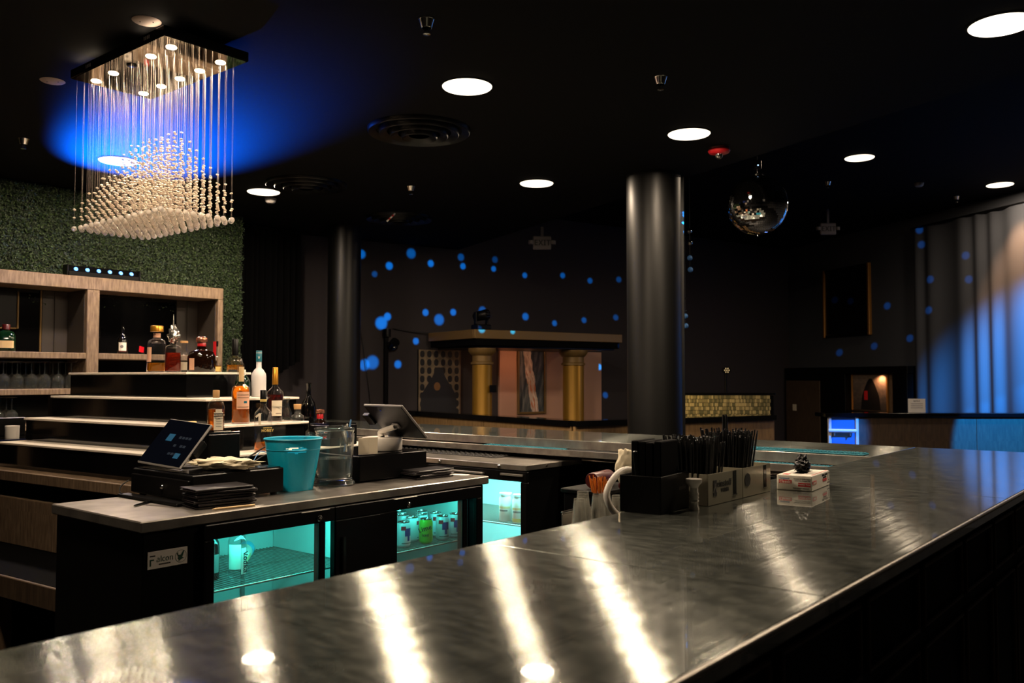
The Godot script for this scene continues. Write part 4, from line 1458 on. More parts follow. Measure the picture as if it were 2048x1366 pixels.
	var labs2 := ["black bill folder at the bottom of the right stack beside the second till", "second black bill folder of the right stack", "third black bill folder of the right stack", "top black bill folder of the right stack near the counter corner"]
	for i in 4:
		presenter(Vector3(3.10 + [0.0, 0.01, -0.01, 0.005][i], CT + i * 0.0108, -3.075), 1.5 + [0.0, 0.06, -0.05, 0.04][i], labs2[i], "black bill folders in the right stack")
	# pens
	var pn := thing("pen", "black pen lying on the left end of the steel worktop", "pen", Vector3(1.74, CT + 0.0045, -3.26), 0.0)
	var st := st_new()
	add_lathe(st, [[0.0, -0.07], [0.0015, -0.068], [0.0042, -0.058], [0.0045, 0.06], [0.003, 0.068], [0.0, 0.068]], 10, Vector3.ZERO, 2.0, axis_basis(Vector3(0.1, 0, -0.066)))
	part(pn, "barrel", st.commit(), M.black_gloss)
	var st2 := st_new()
	add_rod(st2, Vector3(0.02, 0.005, -0.0132), Vector3(0.05, 0.0055, -0.033), 0.0014, 6)
	part(pn, "clip", st2.commit(), M.chrome)
	var pc := thing("pencil", "pale wooden pencil lying at the worktop edge in front of the left folders", "pencil", Vector3(1.905, CT + 0.0042, -2.905), 0.0)
	var st3 := st_new()
	add_lathe(st3, [[0.0, -0.085], [0.0015, -0.082], [0.004, -0.07], [0.004, 0.075], [0.0042, 0.085], [0.0, 0.085]], 8, Vector3.ZERO, 2.0, axis_basis(Vector3(0.144, 0, 0.02)))
	part(pc, "barrel", st3.commit(), M.amber_label)
	bucket()
	pitcher()
	# right till drawer with its own clutter
	var d2 := thing("cash_drawer", "black cash drawer under the tablet that is seen from behind", "cash drawer", Vector3(2.94, CT, -3.335))
	part(d2, "case", box_mesh(Vector3(0.44, 0.118, 0.40), 0.004), M.black_satin, Vector3(0, 0.065, 0))
	part(d2, "top_tray", box_mesh(Vector3(0.42, 0.003, 0.38), 0.001), M.black_gloss, Vector3(0, 0.1258, 0))
	for x in [-0.18, 0.18]:
		for z in [-0.16, 0.16]:
			part(d2, "foot", lathe([[0.0, 0.0], [0.012, 0.0], [0.012, 0.0058], [0.0, 0.0058]], 10), M.black_rubber, Vector3(x, 0, z))
	var top := CT + 0.1277
	var cards := thing("card_stack", "two cream cards standing upright at the edge of the right till drawer", "cards", Vector3(2.795, top, -3.155), -0.1)
	part(cards, "card", box_mesh(Vector3(0.062, 0.078, 0.003), 0.0005), M.cream_card, Vector3(-0.031, 0.0392, 0)).rotation.y = 0.03
	part(cards, "card", box_mesh(Vector3(0.048, 0.078, 0.003), 0.0005), M.cream_card, Vector3(0.0245, 0.0392, 0)).rotation.y = -0.03
	# the second tablet, seen from behind
	var t2 := thing("pos_tablet", "tablet on a pale stand seen from behind, above the right till drawer", "tablet", Vector3(2.93, top, -3.40))
	var b2 := tablet(t2, Vector3(3.0613, 1.1660, -3.0262), Vector3(3.0803, 1.1652, -3.3193), Vector3(2.8972, 1.3276, -3.0268))
	var w2: float = b2.get_meta("w")
	var h2: float = b2.get_meta("h")
	part(b2, "back_cover", box_mesh(Vector3(w2 - 0.008, h2 - 0.008, 0.003), 0.001), M.black_satin, Vector3(0, 0, -0.0135))
	part(b2, "screen", box_mesh(Vector3(w2 - 0.012, h2 - 0.012, 0.0014), 0.0), M.screen_dark, Vector3(0, 0, 0.0008))
	part(b2, "hinge", box_mesh(Vector3(0.045, 0.03, 0.012), 0.003), M.grey_plastic, Vector3(0.0, -0.02, -0.021))
	part(b2, "camera_ring", lathe([[0.0, 0.0], [0.006, 0.0], [0.006, 0.002], [0.0, 0.002]], 14), M.chrome, Vector3(0.03, h2 / 2.0 - 0.03, -0.016)).rotation.x = -PI / 2
	part(b2, "card_reader", box_mesh(Vector3(0.05, 0.07, 0.024), 0.004), M.black_satin, Vector3(w2 / 2.0 + 0.0255, 0.02, -0.018))
	var a2 := st_new()
	var hp: Vector3 = b2.transform * Vector3(0, -0.02, -0.026)
	add_tube(a2, curve([Vector3(0.07, 0.064, 0.11), Vector3(0.07, 0.09, 0.10), hp], 10), 0.014, 10)
	part(t2, "stand_arm", a2.commit(), M.white_plastic)
	part(t2, "stand_foot", lathe([[0.0, 0.0], [0.096, 0.0], [0.100, 0.004], [0.100, 0.060], [0.098, 0.064], [0.0, 0.064]], 40), M.white_plastic, Vector3(0.07, 0.0003, 0.11))
	# cup with pens behind the pitcher
	var pcup := thing("pen_cup", "clear cup of pens behind the glass pitcher", "cup", Vector3(2.775, top, -3.29))
	part(pcup, "cup", lathe([[0.0, 0.0], [0.030, 0.0], [0.036, 0.095], [0.034, 0.095], [0.028, 0.004], [0.0, 0.003]], 24), M.clear_glass)
	var pens := [[M.pencil_blue, Vector3(0.015, 0.16, 0.01)], [M.white_plastic, Vector3(-0.01, 0.14, 0.012)], [M.chrome, Vector3(-0.022, 0.135, -0.01)], [M.white_plastic, Vector3(0.004, 0.128, -0.02)], [M.grey_plastic, Vector3(-0.03, 0.125, 0.004)]]
	for k in pens.size():
		var s := st_new()
		var tip: Vector3 = pens[k][1]
		add_rod(s, Vector3(-tip.x * 0.5, 0.006, -tip.z * 0.5), tip, 0.004, 8)
		var pe := thing("pen", ["blue pencil leaning tallest in the clear pen cup", "white pen in the clear cup behind the pitcher, next to the blue pencil", "silver pen at the back left of the clear cup", "short white pen at the back of the clear cup", "grey pen leaning left in the clear cup"][k], "pen", pcup.position, 0.0, "pens in the clear cup")
		part(pe, "barrel", s.commit(), pens[k][0])
	# second printer: a low black box behind the pitcher
	var p2 := thing("receipt_printer", "black receipt printer behind the glass pitcher, left of the second tablet", "printer", isl(0.803, -0.087, 1.0753), 0.0873)
	part(p2, "body", box_mesh(Vector3(0.22, 0.118, 0.16), 0.006), M.black_satin, Vector3(0, 0.0595, 0))
	part(p2, "lid", box_mesh(Vector3(0.215, 0.005, 0.155), 0.002), M.black_gloss, Vector3(0, 0.1213, 0))
	# cables
	var cb := thing("cable", "black power cable looping up behind the towel and bucket", "cable")
	part(cb, "cord", tube(curve([Vector3(2.30, 0.972, -3.50), Vector3(2.33, 1.05, -3.52), Vector3(2.42, 1.10, -3.53), Vector3(2.50, 1.13, -3.50), Vector3(2.56, 1.0, -3.49)], 30), 0.004, 6), M.black_rubber)
	part(cb, "cord", tube(curve([Vector3(2.32, 0.972, -3.48), Vector3(2.36, 1.03, -3.50), Vector3(2.46, 1.09, -3.51), Vector3(2.54, 1.10, -3.47)], 30), 0.003, 6), M.black_rubber)
	var cb2 := thing("cable", "thin pale blue cable loop left of the turquoise bucket", "cable")
	part(cb2, "cord", tube(curve([Vector3(2.34, 1.075, -3.42), Vector3(2.37, 1.105, -3.43), Vector3(2.40, 1.118, -3.44), Vector3(2.43, 1.10, -3.42), Vector3(2.44, 1.06, -3.41), Vector3(2.43, 0.972, -3.40)], 30), 0.0022, 6), M.pencil_blue)
	var cb3 := thing("cable", "black cord hanging at the left corner of the left till drawer", "cable")
	part(cb3, "cord", tube(curve([Vector3(1.83, 1.03, -3.545), Vector3(1.80, 1.01, -3.55), Vector3(1.79, 0.985, -3.54), Vector3(1.815, 0.9695, -3.53)], 16), 0.0028, 6), M.black_rubber)


func bucket() -> void:
	var b := thing("bucket", "turquoise plastic bucket with cut-out handles on the steel worktop", "bucket", Vector3(2.395, CT, -3.20))
	# tapered wall with an oval grip hole below the rim on two sides
	var st := st_new()
	var segs := 96
	var rows := 44
	var hgt := 0.222
	var rad := func(v: float) -> float: return lerpf(0.086, 0.1235, v)
	var holes := [toward_eye(b.position) + 0.12, toward_eye(b.position) + 0.12 + PI]
	for i in rows:
		for j in segs:
			var v0 := float(i) / rows
			var v1 := float(i + 1) / rows
			var a0 := TAU * j / segs
			var a1 := TAU * (j + 1) / segs
			var vm := (v0 + v1) / 2.0
			var am := (a0 + a1) / 2.0
			var inside := false
			for hl in holes:
				var da := wrapf(am - hl, -PI, PI) / 0.46
				var dv := (vm - 0.80) / 0.062
				if da * da + dv * dv < 1.0:
					inside = true
			if inside:
				continue
			for side in [0.0, -0.003]:
				var r0: float = rad.call(v0) + side
				var r1: float = rad.call(v1) + side
				var o := Vector3(sin(am), 0, cos(am)) * (1.0 if side == 0.0 else -1.0)
				quad(st, Vector3(sin(a0) * r0, v0 * hgt, cos(a0) * r0), Vector3(sin(a1) * r0, v0 * hgt, cos(a1) * r0), Vector3(sin(a1) * r1, v1 * hgt, cos(a1) * r1), Vector3(sin(a0) * r1, v1 * hgt, cos(a0) * r1), o)
	part(b, "wall", done(st), M.turquoise)
	part(b, "bottom", lathe([[0.0, 0.0], [0.084, 0.0], [0.0845, 0.004], [0.0, 0.004]], 40), M.turquoise)
	part(b, "rim", lathe([[0.1205, 0.217], [0.126, 0.218], [0.128, 0.222], [0.1255, 0.225], [0.1205, 0.222]], 64), M.turquoise)
	part(b, "ridge", lathe([[0.1125, 0.172], [0.1165, 0.174], [0.1172, 0.177], [0.1140, 0.180]], 64), M.turquoise)


func pitcher() -> void:
	var j := thing("glass_pitcher", "heavy clear glass pitcher with a flared foot, half full of water, beside the bucket", "pitcher", Vector3(2.612, CT, -3.185))
	part(j, "glass", lathe([[0.0, 0.0], [0.088, 0.0], [0.094, 0.006], [0.093, 0.014], [0.084, 0.024], [0.081, 0.034], [0.083, 0.06], [0.086, 0.18], [0.085, 0.235], [0.089, 0.245], [0.092, 0.256], [0.090, 0.260], [0.087, 0.258], [0.082, 0.245], [0.081, 0.235], [0.082, 0.18], [0.079, 0.062], [0.076, 0.036], [0.0, 0.032]], 48), M.flint)
	part(j, "water", lathe([[0.0, 0.034], [0.0745, 0.036], [0.0775, 0.062], [0.0795, 0.122], [0.0, 0.122]], 40), M.water)
	var h := Vector3(-0.7, 0, -0.45).normalized()
	part(j, "handle", tube(curve([h * 0.084 + Vector3(0, 0.225, 0), h * 0.112 + Vector3(0, 0.235, 0), h * 0.135 + Vector3(0, 0.20, 0), h * 0.125 + Vector3(0, 0.14, 0), h * 0.085 + Vector3(0, 0.10, 0)], 22), 0.0075, 10), M.thick_glass)
	part(j, "base_ring", lathe([[0.084, 0.001], [0.0955, 0.002], [0.097, 0.008], [0.093, 0.013]], 48), M.clear_glass)
	var cr := thing("paper_scrap", "crumpled white receipt between the bucket and the pitcher", "paper", Vector3(2.52, CT + 0.012, -3.30))
	part(cr, "paper", lump(Vector3(0.07, 0.022, 0.05), 31, 0.6), M.white_paper)
	var n := thing("receipt", "white receipt slip lying on the worktop at the right corner", "paper", Vector3(3.275, CT, -3.02), 0.4)
	part(n, "slip", box_mesh(Vector3(0.045, 0.0008, 0.10), 0.0), M.white_paper, Vector3(0, 0.0006, 0))
	var n2 := thing("steel_ruler", "thin steel ruler lying across the back right corner of the worktop", "ruler", Vector3(3.23, CT, -3.30), 0.3)
	part(n2, "blade", box_mesh(Vector3(0.025, 0.0012, 0.16), 0.0), M.steel_matte, Vector3(0, 0.0008, 0))


# ---------------------------------------------------------------- bottles
func bottle(label: String, at: Vector3, prof: Array, glass: Material, group := "", sq := 2.0, turn := 99.0, called := "bottle") -> Node3D:
	var t := thing(called, label, "bottle", at, toward_eye(at) if turn > 90.0 else turn, group)
	part(t, "glass", lathe(prof, 32 if sq > 2.0 else 26, sq), glass)
	return t


# liquid fills the profile (shrunk a little) up to a height
func liquid(t: Node3D, prof: Array, level: float, m: Material, sq := 2.0) -> void:
	var p := [[0.0, 0.006]]
	for i in prof.size() - 1:
		var a: Array = prof[i]
		var b: Array = prof[i + 1]
		if a[1] >= level:
			break
		if a[0] > 0.004 and a[1] > 0.001:
			p.append([a[0] - 0.003, maxf(a[1], 0.0065)])
		if b[1] >= level:
			var k: float = (level - a[1]) / maxf(b[1] - a[1], 1e-5)
			p.append([lerpf(a[0], b[0], k) - 0.003, level])
			break
	p.append([0.0, level])
	part(t, "liquid", lathe(p, 28, sq), m)


func cap(t: Node3D, r: float, y0: float, y1: float, m: Material, called := "cap", r1 := -1.0) -> MeshInstance3D:
	var q := r if r1 < 0.0 else r1
	return part(t, called, lathe([[0.0, y0], [r, y0], [q, y1 - 0.002], [q - 0.002, y1], [0.0, y1]], 22), m)


func build_bottles() -> void:
	var y1 := 1.4855
	var y2 := 1.3425
	var y3 := 1.2115
	var y4 := 1.0755
	var g := "bottles on the top step"
	# top step
	var pr := [[0.0, 0.0], [0.050, 0.0], [0.054, 0.004], [0.050, 0.165], [0.044, 0.185], [0.020, 0.198], [0.018, 0.235], [0.020, 0.238]]
	var b := bottle("tall clear decanter with a broad gold cap, leftmost on the top step", isl(0.335, 0.892, y1), pr, M.clear_glass, g, 5.0)
	liquid(b, pr, 0.055, M.gold_liquid, 5.0)
	cap(b, 0.036, 0.238, 0.272, M.gold_cap)
	part(b, "neck_band", band(0.0205, 0.203, 0.228, -1.4, 1.4, 12), M.peach_label)
	part(b, "label", band(0.0535, 0.06, 0.145, -1.15, -0.50, 8, 5.0, 0.0515), M.peach_label)
	pr = [[0.0, 0.0], [0.043, 0.0], [0.046, 0.004], [0.044, 0.13], [0.040, 0.148], [0.018, 0.158], [0.016, 0.178]]
	b = bottle("square amber whiskey decanter with its neck wrapped in crumpled silver foil", isl(0.335, 0.735, y1), pr, M.clear_glass, g, 5.0)
	liquid(b, pr, 0.112, M.amber_dark, 5.0)
	part(b, "foil_wrap", lump(Vector3(0.058, 0.085, 0.058), 17, 0.7), M.foil, Vector3(0, 0.215, 0))
	var tw := st_new()
	add_lathe(tw, [[0.010, 0.25], [0.004, 0.275], [0.002, 0.33], [0.0, 0.335]], 8)
	part(b, "foil_twist", tw.commit(), M.foil)
	pr = [[0.0, 0.0], [0.034, 0.0], [0.037, 0.004], [0.037, 0.07], [0.030, 0.095], [0.013, 0.115], [0.012, 0.165], [0.014, 0.17]]
	b = bottle("clear round bottle with a flat wooden stopper and cream label on the top step", isl(0.425, 0.76, y1), pr, M.clear_glass, g)
	cap(b, 0.022, 0.172, 0.184, M.cork)
	part(b, "label", band(0.0374, 0.012, 0.060, -0.9, 0.9, 10), M.cream_card)
	pr = [[0.0, 0.0], [0.074, 0.0], [0.078, 0.006], [0.078, 0.085], [0.066, 0.118], [0.026, 0.132], [0.024, 0.150]]
	b = bottle("broad dark bottle with a copper ball cap and red neck on the top step", isl(0.447, 0.625, y1), pr, M.brown_glass, g)
	cap(b, 0.024, 0.148, 0.172, M.red_plastic, "neck_seal")
	part(b, "cap", lathe([[0.0, 0.175], [0.030, 0.175], [0.033, 0.184], [0.030, 0.200], [0.018, 0.206], [0.0, 0.207]], 24), M.copper)
	part(b, "label", band(0.0786, 0.012, 0.080, -1.0, -0.52, 8), M.peach_label)
	pr = [[0.0, 0.0], [0.032, 0.0], [0.035, 0.004], [0.035, 0.06], [0.028, 0.082], [0.013, 0.10], [0.0125, 0.178]]
	b = bottle("slim clear bottle with a red and black capsule on the top step", isl(0.60, 0.70, y1), pr, M.clear_glass, g)
	liquid(b, pr, 0.04, M.gold_liquid)
	part(b, "capsule", band(0.0155, 0.10, 0.185, -2.2, 0.2, 12), M.red_plastic)
	part(b, "capsule", band(0.0156, 0.155, 0.187, 0.2, 2.2, 10), M.black_satin)
	part(b, "label", band(0.0354, 0.006, 0.034, -1.2, 1.2, 12), M.gold_label)
	pr = [[0.0, 0.0], [0.044, 0.0], [0.048, 0.004], [0.048, 0.055], [0.040, 0.085], [0.018, 0.098], [0.014, 0.12]]
	b = bottle("domed bottle with a tall black neck at the right end of the top step", isl(0.663, 0.60, y1), pr, M.clear_glass, g)
	liquid(b, pr, 0.045, M.gold_liquid)
	cap(b, 0.019, 0.10, 0.20, M.black_satin, "capsule")
	part(b, "label", band(0.0485, 0.006, 0.016, -0.9, 0.3, 8), M.ink)
	# second step, to the right of the top one
	pr = [[0.0, 0.0], [0.040, 0.0], [0.043, 0.004], [0.043, 0.085], [0.030, 0.115], [0.014, 0.13], [0.014, 0.15]]
	b = bottle("green bottle with a white cap half hidden behind the tall tequila bottle", isl(0.585, 0.43, y2), pr, M.green_glass, "bottles on the second step")
	cap(b, 0.017, 0.125, 0.158, M.white_plastic)
	pr = [[0.0, 0.0], [0.040, 0.0], [0.0425, 0.004], [0.0425, 0.118], [0.040, 0.135], [0.026, 0.158], [0.0155, 0.168], [0.0145, 0.215], [0.0155, 0.265], [0.0, 0.267]]
	b = bottle("frosted white vodka bottle with a teal neck on the second step", isl(0.676, 0.40, y2), pr, M.frost, "bottles on the second step")
	cap(b, 0.0168, 0.205, 0.270, M.teal_print, "capsule")
	part(b, "neck_mark", band(0.0172, 0.255, 0.258, -PI, PI, 20), M.white_plastic)
	words(b, "V", 0.014, M.white_plastic, Vector3(0, 0.229, 0.0165), Basis.IDENTITY, true)
	# third step
	pr = [[0.0, 0.0], [0.044, 0.0], [0.047, 0.004], [0.047, 0.170], [0.042, 0.192], [0.022, 0.208], [0.019, 0.222], [0.0178, 0.315], [0.0, 0.318]]
	b = bottle("tall tequila bottle with a kraft label, tallest on the third step", isl(0.305, 0.095, y3), pr, M.clear_glass, "bottles on the third step")
	liquid(b, pr, 0.20, M.amber)
	part(b, "label", band(0.0475, 0.078, 0.168, -0.45, 1.15, 12), M.peach_label)
	part(b, "neck_band", band(0.0195, 0.222, 0.300, -0.6, 0.9, 10), M.amber_label)
	part(b, "emblem", band(0.0479, 0.108, 0.120, 0.35, 0.72, 6), M.teal_print)
	for k in 3:
		part(b, "print", band(0.0479, [0.150, 0.136, 0.086][k], [0.153, 0.139, 0.090][k], -0.35, 1.0, 10), M.moulding)
	pr = [[0.0, 0.0], [0.036, 0.0], [0.039, 0.004], [0.041, 0.10], [0.046, 0.135], [0.043, 0.165], [0.022, 0.185], [0.0145, 0.195], [0.0135, 0.215]]
	b = bottle("dark red cognac bottle with a long gold neck and cream label", isl(0.52, 0.075, y3), pr, M.clear_glass, "bottles on the third step")
	liquid(b, pr, 0.150, M.cognac_red)
	cap(b, 0.0165, 0.205, 0.300, M.gold_cap, "capsule", 0.0145)
	part(b, "label", band(0.0425, 0.034, 0.118, -0.40, 1.0, 12, 2.0, 0.0445), M.cream_card)
	words(b, "Hennessy", 0.0108, M.ink, Vector3(0.017, 0.083, 0.0415), facing(Vector3(0.33, 0.0, 1)), false, true)
	part(b, "print", band(0.0434, 0.046, 0.049, 0.1, 0.85, 8), M.moulding)
	pr = [[0.0, 0.0], [0.036, 0.0], [0.04, 0.004], [0.034, 0.05], [0.020, 0.085], [0.019, 0.11], [0.026, 0.128]]
	b = bottle("small clear carafe behind the cognac bottle", isl(0.638, 0.125, y3), pr, M.thick_glass, "bottles on the third step", 2.0, 99.0, "carafe")
	pr = [[0.0, 0.0], [0.034, 0.0], [0.040, 0.012], [0.034, 0.03], [0.017, 0.042], [0.016, 0.07]]
	b = bottle("small clear decanter with a round cork, right end of the third step", isl(0.655, 0.045, y3), pr, M.thick_glass, "bottles on the third step")
	cap(b, 0.019, 0.066, 0.094, M.cork, "cork", 0.022)
	# fourth step and the printer
	pr = [[0.0, 0.0], [0.042, 0.0], [0.045, 0.004], [0.045, 0.185], [0.041, 0.20], [0.021, 0.222], [0.0155, 0.232], [0.0145, 0.262]]
	b = bottle("clear whiskey bottle with a black cap standing left behind the turquoise bucket", isl(0.293, -0.10, y4), pr, M.clear_glass, "bottles on the lowest step")
	liquid(b, pr, 0.045, M.amber)
	cap(b, 0.0165, 0.246, 0.315, M.black_satin)
	part(b, "neck_band", band(0.0175, 0.255, 0.268, -1.2, 1.2, 10), M.gold_label)
	words(b, "HONEY", 0.014, M.gold_label, Vector3(0.022, 0.108, 0.044), facing(Vector3(0.4, 0, 1)), true)
	words(b, "AMERICAN", 0.0065, M.gold_label, Vector3(0.022, 0.122, 0.044), facing(Vector3(0.4, 0, 1)), true)
	words(b, "1", 0.06, M.cream_card, Vector3(-0.021, 0.165, 0.0425), facing(Vector3(-0.35, 0, 1)), true)
	pr = [[0.0, 0.0], [0.040, 0.0], [0.0435, 0.005], [0.0435, 0.20], [0.036, 0.235], [0.0165, 0.262], [0.0135, 0.29], [0.0135, 0.335], [0.016, 0.338], [0.016, 0.348], [0.0, 0.35]]
	b = bottle("tall black wine bottle right of the lowest step, behind the bucket", isl(0.88, 0.20, y4), pr, M.dark_glass, "bottles on the lowest step")
	pr = [[0.0, 0.0], [0.034, 0.0], [0.036, 0.004], [0.036, 0.12], [0.018, 0.138], [0.017, 0.144]]
	b = bottle("small bottle with a red neck and copper cap right of the black wine bottle", isl(0.84, 0.06, y4), pr, M.brown_glass, "bottles on the lowest step")
	cap(b, 0.0185, 0.142, 0.172, M.red_plastic, "neck_seal")
	part(b, "cap", lathe([[0.0, 0.173], [0.023, 0.173], [0.026, 0.180], [0.024, 0.192], [0.0, 0.197]], 22), M.copper)
	pr = [[0.0, 0.0], [0.030, 0.0], [0.032, 0.004], [0.032, 0.09], [0.018, 0.105], [0.0165, 0.12]]
	b = bottle("bottle with a tan cork stopper peeking over the lit tablet", isl(-0.06, 0.0, y4), pr, M.green_glass, "bottles on the lowest step")
	cap(b, 0.018, 0.12, 0.165, M.gold_label, "stopper", 0.021)
	pr = [[0.0, 0.0], [0.034, 0.0], [0.036, 0.004], [0.036, 0.105], [0.030, 0.128], [0.013, 0.142], [0.012, 0.155]]
	var at := Vector3(2.185, 1.2178, -3.475)
	b = bottle("small amber whiskey bottle with an arched cream label on the receipt printer", at, pr, M.clear_glass)
	liquid(b, pr, 0.098, M.amber)
	cap(b, 0.0145, 0.148, 0.182, M.cork)
	part(b, "label", band(0.0365, 0.006, 0.085, -0.25, 0.95, 12), M.cream_card)
	part(b, "label_arch", band(0.0366, 0.085, 0.098, -0.05, 0.75, 8), M.cream_card)
	part(b, "label_band", band(0.0368, 0.066, 0.080, -0.25, 0.95, 12), M.ink)
	words(b, "BUSHMILLS", 0.0064, M.cream_card, Vector3(0.0132, 0.0728, 0.0352), facing(Vector3(0.36, 0, 1)), true)
	words(b, "THE ORIGINAL", 0.0038, M.ink, Vector3(0.0132, 0.0585, 0.0352), facing(Vector3(0.36, 0, 1)), true)
	for k in 3:
		part(b, "print", band(0.0368, [0.044, 0.034, 0.022][k], [0.0455, 0.0355, 0.024][k], 0.0, 0.7, 8), M.ink_grey)
	# upper shelf
	pr = [[0.0, 0.0], [0.054, 0.0], [0.057, 0.005], [0.057, 0.10], [0.045, 0.13], [0.018, 0.14], [0.016, 0.15]]
	b = bottle("dark green liqueur bottle with red cap and cream label at the shelf's left end", Vector3(2.73, 1.6525, -7.2), pr, M.green_glass, "", 4.0)
	b.scale = Vector3.ONE * 1.15
	cap(b, 0.024, 0.145, 0.18, M.red_dark)
	part(b, "label", band(0.0575, 0.022, 0.07, -0.75, 0.75, 8, 4.0), M.amber_label)
	pr = [[0.0, 0.0], [0.034, 0.0], [0.037, 0.004], [0.037, 0.105], [0.028, 0.13], [0.0135, 0.145], [0.0125, 0.21], [0.0, 0.212]]
	b = bottle("dark wine bottle with a white label on the middle shelf", Vector3(3.67, 1.6525, -7.26), pr, M.dark_glass)
	b.scale = Vector3.ONE * 1.15
	part(b, "label", band(0.0374, 0.02, 0.085, -0.75, 0.75, 10), M.white_paper)
	part(b, "label_foot", band(0.0376, 0.016, 0.024, -0.75, 0.75, 10), M.red_dark)
	part(b, "emblem", lathe([[0.0, 0.0], [0.012, 0.0], [0.0, 0.0006]], 8), M.ink_grey, Vector3(-0.005, 0.055, 0.0376)).rotation.x = PI / 2
	var rs := thing("red_sign", "small glowing red sign standing on the middle shelf beside the wine bottle", "sign", Vector3(3.848, 1.6525, -7.28), 0.5)
	part(rs, "panel", box_mesh(Vector3(0.062, 0.05, 0.008), 0.002), M.red_sign, Vector3(0, 0.045, 0)).rotation.z = -0.15
	part(rs, "foot", box_mesh(Vector3(0.05, 0.018, 0.03), 0.003), M.black_satin, Vector3(0, 0.0095, 0))


# ---------------------------------------------------------------- things on the bar
func caddy(called: String, label: String, at: Vector3, turn: float, size: Vector3, m: Material, straw_h: float, straws: int, seed_: int) -> Node3D:
	var t := thing(called, label, "straw caddy", at, turn, "straw caddies along the bar's inner edge")
	var w := size.x
	var h := size.y
	var d := size.z
	part(t, "front_panel", box_mesh(Vector3(w, h, 0.003), 0.001), m, Vector3(0, h / 2.0 + 0.0005, d / 2.0))
	part(t, "back_panel", box_mesh(Vector3(w, h, 0.003), 0.001), m, Vector3(0, h / 2.0 + 0.0005, -d / 2.0))
	for s in [-1, 1]:
		part(t, "side_panel", box_mesh(Vector3(0.003, h, d - 0.004), 0.001), m, Vector3(s * (w / 2.0 - 0.0015), h / 2.0 + 0.0005, 0))
	part(t, "divider", box_mesh(Vector3(0.002, h * 0.9, d - 0.006), 0.0), m, Vector3(w * 0.08, h * 0.47, 0))
	part(t, "floor", box_mesh(Vector3(w - 0.007, 0.002, d - 0.005), 0.0), m, Vector3(0, 0.002, 0))
	return t


func straws(label: String, at: Vector3, turn: float, w: float, d: float, h: float, n: int, spread: float, called := "straw_bundle") -> void:
	var o := thing(called, label, "straws", at, turn)
	var st := st_new()
	for i in n:
		var p := Vector3(rng.randf_range(-w, w) / 2.0, 0.004, rng.randf_range(-d, d) / 2.0)
		var q := Vector3(p.x * (1.0 + spread), h * rng.randf_range(0.92, 1.05), p.z * (1.0 + spread))
		add_rod(st, p, q, 0.0026, 5)
	part(o, "straws", st.commit(), M.straw_black)
	o.set_meta("kind", "stuff")


